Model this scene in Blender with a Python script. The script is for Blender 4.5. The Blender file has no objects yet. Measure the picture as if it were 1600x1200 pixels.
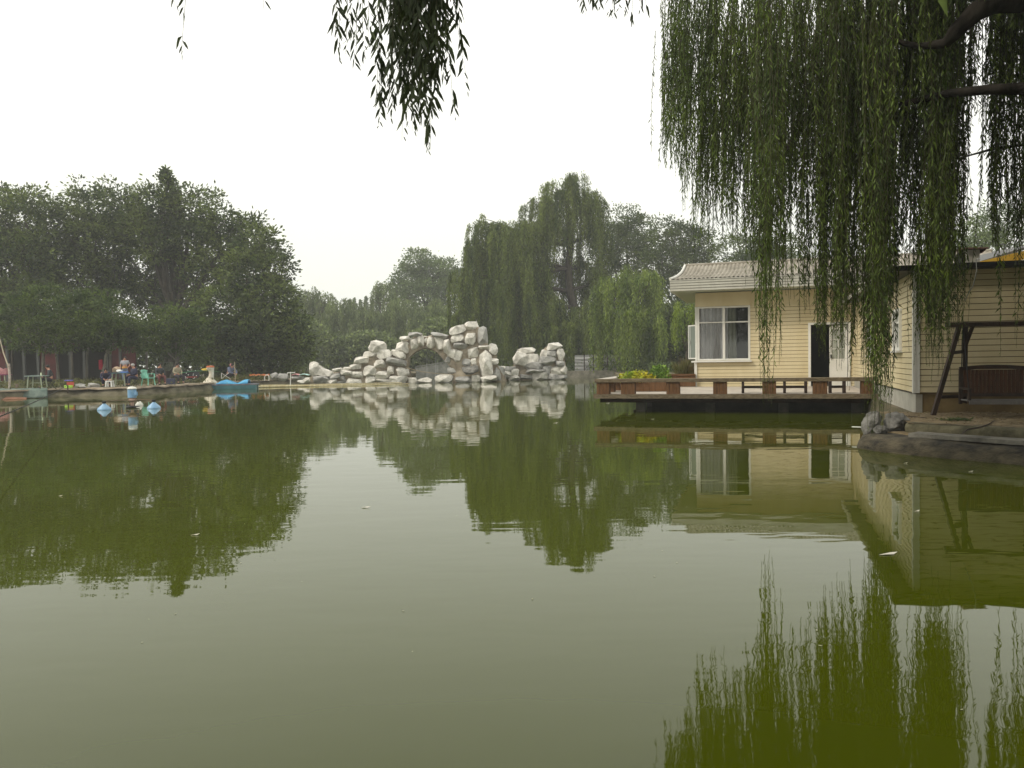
import bpy, bmesh, math, random
import numpy as np
from mathutils import Vector, Matrix, Euler, noise
R = math.radians
PI = math.pi
scene = bpy.context.scene
col = scene.collection
rng = np.random.default_rng(7)
random.seed(7)

# ------------------------------------------------------------------ camera
F = 1244.0
cam_d = bpy.data.cameras.new('camera')
cam_d.lens = 36.0 * F / 1600.0
cam_d.sensor_width = 36.0
cam_d.clip_start = 0.05
cam_d.clip_end = 2000
cam = bpy.data.objects.new('camera', cam_d)
col.objects.link(cam)
CAMZ = 1.6
RM = (Matrix.Rotation(R(90 - 1.8), 3, 'X') @ Matrix.Rotation(R(-0.86), 3, 'Z'))
cam.location = (0, 0, CAMZ)
cam.rotation_euler = RM.to_euler()
scene.camera = cam

# ------------------------------------------------------------------ sky and sun
world = bpy.data.worlds.new("World")
scene.world = world
world.use_nodes = True
wn = world.node_tree
wn.nodes.clear()
sky = wn.nodes.new('ShaderNodeTexSky')
sky.sky_type = 'NISHITA'
sky.sun_disc = False
sky.sun_elevation = R(42)
sky.sun_rotation = R(-117)
sky.air_density = 1.0
sky.dust_density = 6.0
mixs = wn.nodes.new('ShaderNodeMixRGB')
mixs.inputs['Fac'].default_value = 0.93
geo = wn.nodes.new('ShaderNodeTexCoord')
sep = wn.nodes.new('ShaderNodeSeparateXYZ')
ramp = wn.nodes.new('ShaderNodeValToRGB')
ramp.color_ramp.elements[0].position = 0.0
ramp.color_ramp.elements[0].color = (0.76, 0.775, 0.75, 1)
ramp.color_ramp.elements[1].position = 0.42
ramp.color_ramp.elements[1].color = (1, 1, 1, 1)
mul = wn.nodes.new('ShaderNodeMixRGB')
mul.blend_type = 'MULTIPLY'
mul.inputs['Fac'].default_value = 1.0
mul.inputs['Color2'].default_value = (11.9, 11.8, 11.0, 1)
bg = wn.nodes.new('ShaderNodeBackground')
bg.inputs['Strength'].default_value = 0.12
wo = wn.nodes.new('ShaderNodeOutputWorld')
wn.links.new(geo.outputs['Generated'], sep.inputs[0])
wn.links.new(sep.outputs['Z'], ramp.inputs['Fac'])
wn.links.new(ramp.outputs['Color'], mul.inputs['Color1'])
wn.links.new(sky.outputs[0], mixs.inputs['Color1'])
wn.links.new(mul.outputs[0], mixs.inputs['Color2'])
wn.links.new(mixs.outputs[0], bg.inputs['Color'])
wn.links.new(bg.outputs[0], wo.inputs['Surface'])

sun_d = bpy.data.lights.new('sun', 'SUN')
sun_d.energy = 1.9
sun_d.angle = R(10)
sun_d.color = (1.0, 0.93, 0.82)
sun = bpy.data.objects.new('sun', sun_d)
col.objects.link(sun)
saz, sel = R(-117), R(42)
sv = Vector((math.sin(saz) * math.cos(sel), math.cos(saz) * math.cos(sel), math.sin(sel)))
sun.rotation_euler = sv.to_track_quat('Z', 'Y').to_euler()

scene.view_settings.view_transform = 'Standard'
scene.view_settings.look = 'None'
scene.view_settings.exposure = 0.0
scene.view_settings.gamma = 1.0
scene.render.engine = 'CYCLES'
scene.cycles.max_bounces = 6
scene.cycles.transparent_max_bounces = 12
scene.cycles.volume_bounces = 0

# ------------------------------------------------------------------ helpers
def ray(px, py):
    return RM @ Vector(((px - 800) / F, (600 - py) / F, -1.0))
def at(px, py, D):
    d = ray(px, py)
    return Vector((0, 0, CAMZ)) + d * (D / d.y)
def onz(px, py, z):
    d = ray(px, py)
    return Vector((0, 0, CAMZ)) + d * ((z - CAMZ) / d.z)
def pxm(D):
    return D / F

def tag(o, label=None, cat=None, group=None, kind=None):
    if label: o['label'] = label
    if cat: o['category'] = cat
    if group: o['group'] = group
    if kind: o['kind'] = kind
    return o
def thing(name, label, cat, loc=(0, 0, 0), group=None):
    o = bpy.data.objects.new(name, None)
    col.objects.link(o)
    o.location = loc
    o.empty_display_size = 0.2
    return tag(o, label, cat, group)
def link(o, parent=None):
    col.objects.link(o)
    if parent is not None:
        o.parent = parent
        m = Matrix.Identity(4)
        p = parent
        while p is not None:
            m = Matrix.LocRotScale(p.location, p.rotation_euler, p.scale) @ m if p.parent is None else m
            if p.parent is None: break
            p = p.parent
        o.matrix_parent_inverse = m.inverted() if parent.parent is None else Matrix.Identity(4)
        if parent.parent is not None:
            o.matrix_parent_inverse = Matrix.Identity(4)
    return o

class MB:
    def __init__(s):
        s.v = []; s.f = []
    def add(s, vs, fs):
        n = len(s.v)
        s.v += [tuple(v) for v in vs]
        s.f += [tuple(i + n for i in f) for f in fs]
        return s
    def box(s, c, size, M=None):
        x, y, z = size[0] / 2, size[1] / 2, size[2] / 2
        vs = [Vector((a * x, b * y, d * z)) for a in (-1, 1) for b in (-1, 1) for d in (-1, 1)]
        if M is not None: vs = [M @ v for v in vs]
        vs = [v + Vector(c) for v in vs]
        return s.add(vs, [(0, 1, 3, 2), (4, 6, 7, 5), (0, 4, 5, 1), (2, 3, 7, 6), (0, 2, 6, 4), (1, 5, 7, 3)])
    def bar(s, p, q, w, h=None, up=(0, 0, 1)):
        h = h or w
        p = Vector(p); q = Vector(q); d = (q - p)
        L = d.length; d.normalize()
        u = Vector(up)
        if abs(d.dot(u)) > 0.99: u = Vector((0, 1, 0))
        a = d.cross(u).normalized(); b = a.cross(d)
        vs = []
        for e in (p, q):
            for i, j in ((-1, -1), (1, -1), (1, 1), (-1, 1)):
                vs.append(e + a * (w / 2 * i) + b * (h / 2 * j))
        return s.add(vs, [(0, 1, 2, 3), (7, 6, 5, 4), (0, 4, 5, 1), (1, 5, 6, 2), (2, 6, 7, 3), (3, 7, 4, 0)])
    def tube(s, pts, rad, n=8):
        pts = [Vector(p) for p in pts]
        if not hasattr(rad, '__len__'): rad = [rad] * len(pts)
        vs = []; fs = []
        ref = Vector((0.13, 0.31, 0.94))
        for i, p in enumerate(pts):
            d = (pts[min(i + 1, len(pts) - 1)] - pts[max(i - 1, 0)])
            if d.length < 1e-9: d = Vector((0, 0, 1))
            d.normalize()
            if abs(d.dot(ref)) > 0.95: r2 = Vector((1, 0, 0))
            else: r2 = ref
            a = d.cross(r2).normalized(); b = d.cross(a)
            for k in range(n):
                t = 2 * PI * k / n
                vs.append(p + (a * math.cos(t) + b * math.sin(t)) * rad[i])
        for i in range(len(pts) - 1):
            for k in range(n):
                k2 = (k + 1) % n
                fs.append((i * n + k, i * n + k2, (i + 1) * n + k2, (i + 1) * n + k))
        fs.append(tuple(range(n))[::-1])
        fs.append(tuple((len(pts) - 1) * n + k for k in range(n)))
        return s.add(vs, fs)
    def lathe(s, c, prof, n=20, sx=1, sy=1):
        vs = []; fs = []
        for r, z in prof:
            for k in range(n):
                t = 2 * PI * k / n
                vs.append((c[0] + r * sx * math.cos(t), c[1] + r * sy * math.sin(t), c[2] + z))
        for i in range(len(prof) - 1):
            for k in range(n):
                k2 = (k + 1) % n
                fs.append((i * n + k, i * n + k2, (i + 1) * n + k2, (i + 1) * n + k))
        fs.append(tuple(range(n))[::-1])
        fs.append(tuple((len(prof) - 1) * n + k for k in range(n)))
        return s.add(vs, fs)
    def prism(s, poly, off):
        n = len(poly)
        off = Vector(off)
        vs = [Vector(p) for p in poly] + [Vector(p) + off for p in poly]
        fs = [tuple(range(n))[::-1], tuple(range(n, 2 * n))]
        for i in range(n):
            j = (i + 1) % n
            fs.append((i, j, j + n, i + n))
        return s.add(vs, fs)
    def xf(s, M):
        s.v = [tuple(M @ Vector(v)) for v in s.v]
        return s
    def build(s, name, m, parent=None, smooth=False, bevel=0):
        me = bpy.data.meshes.new(name)
        me.from_pydata(s.v, [], s.f)
        bm = bmesh.new(); bm.from_mesh(me)
        bmesh.ops.recalc_face_normals(bm, faces=bm.faces)
        bm.to_mesh(me); bm.free()
        me.materials.append(m)
        if smooth:
            me.polygons.foreach_set('use_smooth', [True] * len(me.polygons))
        o = bpy.data.objects.new(name, me)
        link(o, parent)
        if bevel:
            b = o.modifiers.new('bevel', 'BEVEL'); b.width = bevel; b.segments = 2; b.limit_method = 'ANGLE'
        return o

def quads(name, V, m, parent=None):
    """V: (N,4,3) array of quads"""
    n = len(V)
    me = bpy.data.meshes.new(name)
    me.vertices.add(n * 4)
    me.vertices.foreach_set('co', np.ascontiguousarray(V, dtype=np.float32).ravel())
    me.loops.add(n * 4)
    me.loops.foreach_set('vertex_index', np.arange(n * 4, dtype=np.int32))
    me.polygons.add(n)
    me.polygons.foreach_set('loop_start', np.arange(0, n * 4, 4, dtype=np.int32))
    me.polygons.foreach_set('loop_total', np.full(n, 4, dtype=np.int32))
    me.update(calc_edges=True)
    me.materials.append(m)
    o = bpy.data.objects.new(name, me)
    link(o, parent)
    return o

def unit(a):
    return a / (np.linalg.norm(a, axis=-1, keepdims=True) + 1e-9)
def leafq(P, D, L, W):
    n = len(P)
    r = unit(rng.normal(size=(n, 3)))
    S = unit(np.cross(D, r))
    N = np.cross(D, S)
    L = np.broadcast_to(np.asarray(L), (n,))[:, None]
    W = np.broadcast_to(np.asarray(W), (n,))[:, None]
    mid = P + D * L * 0.45 + N * L * 0.06
    return np.stack([P, mid + S * W / 2, P + D * L, mid - S * W / 2], axis=1)

# ------------------------------------------------------------------ materials
MATS = {}
def mat(name, c, rough=0.8, c2=None, scale=3.0, bump=0.0, bscale=None, spec=0.3, metal=0.0, stretch=(1, 1, 1), detail=5, fac=(0.35, 0.65), trans=0.0):
    if name in MATS: return MATS[name]
    m = bpy.data.materials.new(name); m.use_nodes = True
    nt = m.node_tree; b = nt.nodes['Principled BSDF']
    b.inputs['Base Color'].default_value = (*c, 1)
    b.inputs['Roughness'].default_value = rough
    b.inputs['Specular IOR Level'].default_value = spec
    b.inputs['Metallic'].default_value = metal
    if c2 is not None or bump:
        tc = nt.nodes.new('ShaderNodeTexCoord')
        mp = nt.nodes.new('ShaderNodeMapping'); mp.inputs['Scale'].default_value = stretch
        nt.links.new(tc.outputs['Object'], mp.inputs[0])
    if c2 is not None:
        nz = nt.nodes.new('ShaderNodeTexNoise'); nz.inputs['Scale'].default_value = scale; nz.inputs['Detail'].default_value = detail
        nz.inputs['Roughness'].default_value = 0.65
        cr = nt.nodes.new('ShaderNodeValToRGB')
        cr.color_ramp.elements[0].position = fac[0]; cr.color_ramp.elements[1].position = fac[1]
        cr.color_ramp.elements[0].color = (*c, 1); cr.color_ramp.elements[1].color = (*c2, 1)
        nt.links.new(mp.outputs[0], nz.inputs['Vector'])
        nt.links.new(nz.outputs['Fac'], cr.inputs[0])
        nt.links.new(cr.outputs[0], b.inputs['Base Color'])
    if bump:
        n2 = nt.nodes.new('ShaderNodeTexNoise'); n2.inputs['Scale'].default_value = bscale or scale * 3; n2.inputs['Detail'].default_value = 6
        bp = nt.nodes.new('ShaderNodeBump'); bp.inputs['Strength'].default_value = bump; bp.inputs['Distance'].default_value = 0.03
        nt.links.new(mp.outputs[0], n2.inputs['Vector'])
        nt.links.new(n2.outputs['Fac'], bp.inputs['Height'])
        nt.links.new(bp.outputs[0], b.inputs['Normal'])
    MATS[name] = m
    return m

def leafmat(name, c, c2, scale=0.5, trans=0.35, rough=0.55, var=0.45, st=(1, 1, 1)):
    m = bpy.data.materials.new(name); m.use_nodes = True
    nt = m.node_tree; nt.nodes.clear()
    out = nt.nodes.new('ShaderNodeOutputMaterial')
    b = nt.nodes.new('ShaderNodeBsdfPrincipled'); b.inputs['Roughness'].default_value = rough; b.inputs['Specular IOR Level'].default_value = 0.35
    tr = nt.nodes.new('ShaderNodeBsdfTranslucent')
    mx = nt.nodes.new('ShaderNodeMixShader'); mx.inputs[0].default_value = trans
    tc = nt.nodes.new('ShaderNodeTexCoord')
    nz = nt.nodes.new('ShaderNodeTexNoise'); nz.inputs['Scale'].default_value = scale; nz.inputs['Detail'].default_value = 3
    cr = nt.nodes.new('ShaderNodeValToRGB')
    cr.color_ramp.elements[0].position = 0.36; cr.color_ramp.elements[1].position = 0.64
    cr.color_ramp.elements[0].color = (*c, 1); cr.color_ramp.elements[1].color = (*c2, 1)
    gi = nt.nodes.new('ShaderNodeNewGeometry')
    mr = nt.nodes.new('ShaderNodeMapRange'); mr.inputs[3].default_value = 1 - var; mr.inputs[4].default_value = 1 + var
    mm = nt.nodes.new('ShaderNodeMixRGB'); mm.blend_type = 'MULTIPLY'; mm.inputs[0].default_value = 1
    mpp = nt.nodes.new('ShaderNodeMapping'); mpp.inputs['Scale'].default_value = st
    nt.links.new(tc.outputs['Object'], mpp.inputs[0]); nt.links.new(mpp.outputs[0], nz.inputs['Vector'])
    nt.links.new(nz.outputs['Fac'], cr.inputs[0])
    nt.links.new(gi.outputs['Random Per Island'], mr.inputs[0])
    nt.links.new(cr.outputs[0], mm.inputs[1]); nt.links.new(mr.outputs[0], mm.inputs[2])
    nt.links.new(mm.outputs[0], b.inputs['Base Color'])
    nt.links.new(mm.outputs[0], tr.inputs['Color'])
    nt.links.new(b.outputs[0], mx.inputs[1]); nt.links.new(tr.outputs[0], mx.inputs[2])
    nt.links.new(mx.outputs[0], out.inputs['Surface'])
    return m

L_DARK = leafmat('leaf_dark', (0.034, 0.060, 0.014), (0.135, 0.175, 0.038), 0.45, var=0.65)
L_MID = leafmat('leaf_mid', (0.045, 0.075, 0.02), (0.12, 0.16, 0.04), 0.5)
L_FRONT = leafmat('leaf_front', (0.034, 0.062, 0.014), (0.115, 0.165, 0.03), 0.7)
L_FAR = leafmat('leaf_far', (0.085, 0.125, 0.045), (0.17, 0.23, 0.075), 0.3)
L_WIL = leafmat('leaf_willow', (0.045, 0.075, 0.012), (0.18, 0.23, 0.04), 1.5, st=(1, 1, 0.13))
L_WIL2 = leafmat('leaf_willow_light', (0.075, 0.125, 0.018), (0.24, 0.31, 0.05), 1.6, st=(1, 1, 0.13))
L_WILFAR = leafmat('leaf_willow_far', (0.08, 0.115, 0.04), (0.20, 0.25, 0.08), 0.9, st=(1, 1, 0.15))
L_NEAR = leafmat('leaf_near', (0.04, 0.07, 0.010), (0.13, 0.185, 0.026), 2.5, trans=0.4, st=(1, 1, 0.3), var=0.6)
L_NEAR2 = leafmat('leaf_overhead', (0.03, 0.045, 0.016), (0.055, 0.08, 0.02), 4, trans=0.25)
L_YEL = leafmat('leaf_yellow', (0.20, 0.30, 0.03), (0.55, 0.48, 0.03), 2.2)
L_BRIGHT = leafmat('leaf_bright', (0.12, 0.22, 0.03), (0.22, 0.34, 0.05), 2.0)
L_GRASS = leafmat('leaf_grass', (0.12, 0.13, 0.04), (0.22, 0.16, 0.07), 2.0)
BARK = mat('bark', (0.035, 0.03, 0.024), 0.95, (0.085, 0.072, 0.055), 6, 0.6, 14, stretch=(1, 1, 0.3))
BARKW = mat('bark_willow', (0.010, 0.009, 0.007), 1.0, (0.035, 0.03, 0.024), 6, 0.6, 14, spec=0.05, stretch=(1, 1, 0.3))
FASC = mat('fascia_paint', (0.42, 0.405, 0.345), 0.6, (0.54, 0.53, 0.46), 1.5, stretch=(1, 1, 0.3))
BARKP = mat('bark_pale', (0.12, 0.115, 0.095), 0.95, (0.24, 0.22, 0.18), 5, 0.4, 12, stretch=(1, 1, 0.3))
TWIG = mat('twig', (0.05, 0.05, 0.02), 0.8)
CONC = mat('concrete', (0.14, 0.13, 0.10), 0.9, (0.27, 0.25, 0.20), 3, 0.5, 30)
CONCD = mat('concrete_dark', (0.014, 0.012, 0.008), 0.85, (0.10, 0.084, 0.052), 3.4, 0.7, 25, stretch=(1, 1, 2.5))
SLAB = mat('slab_concrete', (0.09, 0.085, 0.07), 0.85, (0.24, 0.225, 0.185), 4, 0.4, 30)
ROCK = mat('rock', (0.36, 0.34, 0.295), 0.85, (0.74, 0.71, 0.64), 2.6, 0.7, 7, fac=(0.3, 0.6))
ROCKG = mat('rock_grey', (0.22, 0.215, 0.20), 0.85, (0.45, 0.44, 0.41), 2.5, 0.7, 7)
ROCKD = mat('rock_dark', (0.05, 0.048, 0.042), 0.85, (0.26, 0.25, 0.225), 3.5, 0.9, 12)
MORT = mat('mortar', (0.15, 0.12, 0.085), 0.95, (0.42, 0.36, 0.27), 1.6, 0.8, 6)
SHEATH = mat('sheathing_brown', (0.13, 0.075, 0.03), 0.9)
CREAM = mat('cream_paint', (0.55, 0.46, 0.27), 0.6, (0.64, 0.555, 0.36), 1.1, 0.05, 40, stretch=(1, 1, 0.35))
WHITE = mat('white_paint', (0.62, 0.61, 0.55), 0.5, (0.70, 0.69, 0.64), 2)
WOODR = mat('wood_red_brown', (0.075, 0.034, 0.012), 0.65, (0.17, 0.082, 0.03), 6, 0.3, 30, stretch=(6, 6, 0.5))
WOODG = mat('wood_weathered', (0.085, 0.062, 0.036), 0.8, (0.19, 0.15, 0.095), 4, 0.3, 20, stretch=(0.6, 6, 6))
WOODL = mat('wood_pale_deck', (0.36, 0.31, 0.26), 0.8, (0.52, 0.47, 0.40), 3, 0.2, 20)
WOODK = mat('wood_dark', (0.022, 0.014, 0.010), 0.7, (0.055, 0.032, 0.02), 6, 0.3, 30)
WOODB = mat('wood_bench', (0.04, 0.015, 0.006), 0.7, (0.09, 0.034, 0.012), 8, 0.3, 30, stretch=(5, 5, 0.4))
TILE = mat('roof_tile', (0.19, 0.17, 0.13), 0.8, (0.34, 0.31, 0.255), 2.2, 0.3, 20)
BLACK = mat('black_metal', (0.012, 0.012, 0.012), 0.5)
DIRT = mat('dirt', (0.105, 0.076, 0.036), 0.95, (0.27, 0.205, 0.115), 5, 0.8, 18)
CURT = mat('curtain_fabric', (0.78, 0.78, 0.80), 0.9)
CURTB = mat('curtain_brown', (0.12, 0.04, 0.03), 0.9)
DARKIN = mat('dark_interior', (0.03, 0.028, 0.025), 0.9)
SKIN = mat('skin', (0.42, 0.22, 0.15), 0.6)
HAIRK = mat('hair_dark', (0.02, 0.018, 0.016), 0.7)
HAIRG = mat('hair_grey', (0.35, 0.34, 0.33), 0.7)
def flat(name, c, rough=0.7, **k): return mat(name, c, rough, tuple(min(1, x * 1.35) for x in c), 9, **k)

def glassmat():
    m = bpy.data.materials.new('glass'); m.use_nodes = True
    nt = m.node_tree; nt.nodes.clear()
    out = nt.nodes.new('ShaderNodeOutputMaterial')
    t = nt.nodes.new('ShaderNodeBsdfTransparent'); t.inputs[0].default_value = (0.93, 0.93, 0.92, 1)
    g = nt.nodes.new('ShaderNodeBsdfGlossy'); g.inputs['Roughness'].default_value = 0.02
    fr = nt.nodes.new('ShaderNodeFresnel'); fr.inputs[0].default_value = 1.6
    mx = nt.nodes.new('ShaderNodeMixShader')
    nt.links.new(fr.outputs[0], mx.inputs[0]); nt.links.new(t.outputs[0], mx.inputs[1]); nt.links.new(g.outputs[0], mx.inputs[2])
    nt.links.new(mx.outputs[0], out.inputs[0])
    return m
GLASS = glassmat()

# ------------------------------------------------------------------ setting: ground, pond water
GZ = 0.40
U = Vector((math.cos(R(17.5)), -math.sin(R(17.5)), 0))
V = Vector((math.sin(R(17.5)), math.cos(R(17.5)), 0))
O = Vector((2.44, 23.2, 0))
def loc(u, v, z): return O + U * u + V * v + Vector((0, 0, z))
def onwall_v(px, py, v):          # pixel -> (u, z) on the plane v = const
    d = ray(px, py); c = Vector((0, 0, CAMZ))
    t = (v - (c - O).dot(V)) / d.dot(V)
    p = c + d * t
    return (p - O).dot(U), p.z
def onwall_u(px, py, u):          # pixel -> (v, z) on the plane u = const
    d = ray(px, py); c = Vector((0, 0, CAMZ))
    t = (u - (c - O).dot(U)) / d.dot(U)
    p = c + d * t
    return (p - O).dot(V), p.z

def wl(px, py):
    p = onz(px, py, 0.0); return (p.x, p.y)
left_bank = [(-9, 1.2), (-14, 4), (-22, 14), (-26.5, 26), (-25.5, 33), wl(0, 624), wl(60, 621), wl(130, 619), wl(200, 618), wl(260, 614), wl(310, 610), wl(360, 606), wl(410, 603), wl(470, 599.5)]
pond = left_bank + [(-17, 66), (-13, 74), (-4, 76.5), (4, 75), wl(885, 586), wl(960, 589), (7.5, 57), (6.3, 40), (7.2, 31.5),
        tuple(loc(7.3, 5.9, 0).xy), tuple(loc(7.2, 0, 0).xy), tuple(loc(7.0, -4.6, 0).xy), (6.55, 15.3), (6.05, 14.3), (5.83, 13.3), (6.2, 12.55), (7.1, 11.3), (8.2, 10.0), (9.0, 8.0), (8.6, 5.2), (6, 2.2), (3, 1.2), (0, 0.9), (-4, 0.9)]
def make_ground():
    bm = bmesh.new()
    B = 240
    outer = [bm.verts.new((x, y, GZ)) for x, y in ((-B, -B), (B, -B), (B, B), (-B, B))]
    hole = pond[:-16] + [tuple(loc(7.3, 5.9, 0).xy), tuple(loc(7.4, 0, 0).xy), tuple(loc(7.42, -4.9, 0).xy), (7.4, 15.2), (6.95, 14.2), (6.9, 13.4), (7.75, 12.25), (9.0, 10.75), (10.1, 8.7), (9.6, 4.8), (6.6, 1.6), (3, 0.7), (0, 0.5), (-4, 0.6)]
    inner = [bm.verts.new((p[0], p[1], GZ)) for p in hole]
    ed = []
    for L in (outer, inner):
        for i in range(len(L)):
            ed.append(bm.edges.new((L[i], L[(i + 1) % len(L)])))
    bmesh.ops.triangle_fill(bm, edges=ed, use_beauty=True, use_dissolve=False)
    # banks down below the water
    low = [bm.verts.new((p[0], p[1], -1.2)) for p in pond]
    for i in range(len(inner)):
        j = (i + 1) % len(inner)
        bm.faces.new((inner[i], inner[j], low[j], low[i]))
    me = bpy.data.meshes.new('ground'); bm.to_mesh(me); bm.free()
    gm = mat('ground_soil', (0.075, 0.07, 0.035), 0.95, (0.16, 0.13, 0.08), 0.6, 0.6, 6)
    me.materials.append(gm)
    o = bpy.data.objects.new('ground', me); link(o); tag(o, kind='structure')
make_ground()

wm = bpy.data.materials.new('pond_water'); wm.use_nodes = True
nt = wm.node_tree; b = nt.nodes['Principled BSDF']
b.inputs['Base Color'].default_value = (0.049, 0.060, 0.0014, 1)
b.inputs['Roughness'].default_value = 0.018
b.inputs['IOR'].default_value = 1.333
tc = nt.nodes.new('ShaderNodeTexCoord')
def wave(scale, sx, sy, detail):
    mp = nt.nodes.new('ShaderNodeMapping'); mp.inputs['Scale'].default_value = (sx, sy, 1)
    nz = nt.nodes.new('ShaderNodeTexNoise'); nz.inputs['Scale'].default_value = scale; nz.inputs['Detail'].default_value = detail
    nt.links.new(tc.outputs['Object'], mp.inputs[0]); nt.links.new(mp.outputs[0], nz.inputs['Vector'])
    return nz
n1 = wave(1.6, 0.7, 1.6, 2); n2 = wave(0.35, 1, 1.3, 1)
ad = nt.nodes.new('ShaderNodeMath'); ad.operation = 'MULTIPLY_ADD'; ad.inputs[1].default_value = 2.2
nt.links.new(n2.outputs['Fac'], ad.inputs[0]); nt.links.new(n1.outputs['Fac'], ad.inputs[2])
bp = nt.nodes.new('ShaderNodeBump'); bp.inputs['Strength'].default_value = 1.0; bp.inputs['Distance'].default_value = 0.0022
nt.links.new(ad.outputs[0], bp.inputs['Height']); nt.links.new(bp.outputs[0], b.inputs['Normal'])
w = MB(); w.add([(-60, -2, 0), (60, -2, 0), (60, 95, 0), (-60, 95, 0)], [(0, 1, 2, 3)])
tag(w.build('water', wm), kind='structure')

# ------------------------------------------------------------------ sweeps (bank walls)
def sweep(path, prof, jit=0.0, sub=0.4, seed=1, wob=0.0):
    """path: list of (x,y); prof: list of (inward offset, z); inward = left of travel direction * sign"""
    pts = []
    P = [Vector((p[0], p[1], 0)) for p in path]
    for i in range(len(P) - 1):
        n = max(1, int((P[i + 1] - P[i]).length / sub))
        for k in range(n): pts.append(P[i].lerp(P[i + 1], k / n))
    pts.append(P[-1])
    m = MB(); vs = []; fs = []; n = len(prof)
    for i, p in enumerate(pts):
        d = (pts[min(i + 2, len(pts) - 1)] - pts[max(i - 2, 0)]).normalized()
        nn = Vector((-d.y, d.x, 0))
        for k, (a, z) in enumerate(prof):
            q = p + nn * a + Vector((0, 0, z))
            if jit:
                q += Vector((noise.noise(q * 1.7 + Vector((seed, 0, 0))), noise.noise(q * 1.7 + Vector((0, seed, 9))), 0.7 * noise.noise(q * 2.3))) * jit
            vs.append(q)
    for i in range(len(pts) - 1):
        for k in range(n - 1):
            fs.append((i * n + k, (i + 1) * n + k, (i + 1) * n + k + 1, i * n + k + 1))
    m.add(vs, fs)
    return m

lb = [p for p in left_bank[4:]]
o = sweep(lb, [(-0.5, -0.5), (-0.42, 0.02), (-0.25, 0.14), (-0.14, GZ - 0.10), (-0.02, GZ - 0.05), (0.3, GZ - 0.045)], 0.2, 0.35).build('bank_wall', mat('bank_earth', (0.06, 0.055, 0.03), 0.95, (0.165, 0.145, 0.095), 1.6, 0.8, 12), smooth=True)
tag(o, 'low grey concrete bank wall under the anglers on the far left shore', 'bank wall')
o = sweep(lb, [(-0.26, GZ - 0.055), (-0.27, GZ + 0.02), (0.35, GZ + 0.03), (0.4, GZ - 0.05)], 0.09, 0.4, 4).build('kerb_edge', mat('kerb_earth', (0.22, 0.17, 0.12), 0.9, (0.36, 0.30, 0.22), 2, 0.4), smooth=True)
tag(o, 'brown trodden kerb edge where the anglers sit on the left shore', 'kerb')

# near right bank: rounded wall, slab, upper kerb, dirt
rb = [(7.6, 15.9), (6.95, 15.25), (6.5, 14.6), (6.15, 14.0), (5.9, 13.45), (6.02, 12.9), (6.3, 12.4), (7.1, 11.3), (8.2, 10.0), (9.0, 8.0), (8.6, 5.2)]
o = sweep(rb, [(-0.05, -0.4), (-0.07, 0.0), (-0.04, 0.10), (0.02, 0.18), (0.12, 0.235), (0.3, 0.245), (0.9, 0.25)], 0.05, 0.15).build('embankment_wall', CONCD, smooth=True)
tag(o, 'stained rounded concrete embankment wall rising from the water before the garden swing', 'embankment')
o = sweep([(6.35, 12.75), (7.25, 11.45), (8.35, 10.15), (9.2, 8.1)], [(0.0, 0.252), (0.0, 0.315), (0.32, 0.32), (0.32, 0.25)], 0.0, 0.3).build('coping_slab', SLAB)
tag(o, 'long pale thin coping slab lying along the top of the stained embankment', 'coping slab')
o = sweep([(6.6, 13.35), (6.75, 13.1), (7.55, 12.05), (8.8, 10.6), (9.9, 8.6)], [(0.0, 0.25), (-0.02, 0.34), (0.01, 0.41), (0.06, 0.435), (0.16, 0.44), (0.17, 0.25)], 0.02, 0.2).build('upper_kerb', mat('kerb_mossy', (0.06, 0.055, 0.03), 0.9, (0.155, 0.14, 0.085), 4, 0.5, 25), smooth=True)
tag(o, 'mossy grey kerb holding back the dirt in front of the garden swing', 'kerb')
# dirt sheet under the swing
def dirt():
    m = MB(); nx, ny = 60, 44
    vs = []; fs = []
    for j in range(ny + 1):
        for i in range(nx + 1):
            t = i / nx
            # lower edge follows the kerb
            e0 = Vector((6.62, 13.3)).lerp(Vector((7.6, 12.1)), min(1, t * 3)) if t < 1 / 3 else Vector((7.6, 12.1)).lerp(Vector((10.6, 8.8)), (t - 1 / 3) * 1.5)
            e1 = Vector((7.3, 15.95)).lerp(Vector((15.5, 13.2)), t)
            p = e0.lerp(e1, j / ny)
            z = 0.435 + 0.02 * noise.noise(Vector((p.x * 1.5, p.y * 1.5, 0))) + 0.012 * noise.noise(Vector((p.x * 6, p.y * 6, 3)))
            vs.append((p.x, p.y, z))
    for j in range(ny):
        for i in range(nx):
            a = j * (nx + 1) + i
            fs.append((a, a + 1, a + nx + 2, a + nx + 1))
    m.add(vs, fs)
    tag(m.build('dirt_ground', DIRT, smooth=True), kind='structure')
dirt()
m = sweep([(6.35, 13.45), (6.5, 13.1), (7.4, 11.85), (8.6, 10.4)], [(-0.02, 0.25), (0.0, 0.262), (0.4, 0.27), (0.42, 0.2)], 0.03, 0.2)
tag(m.build('dirt_strip', DIRT, smooth=True), kind='structure')

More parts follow.
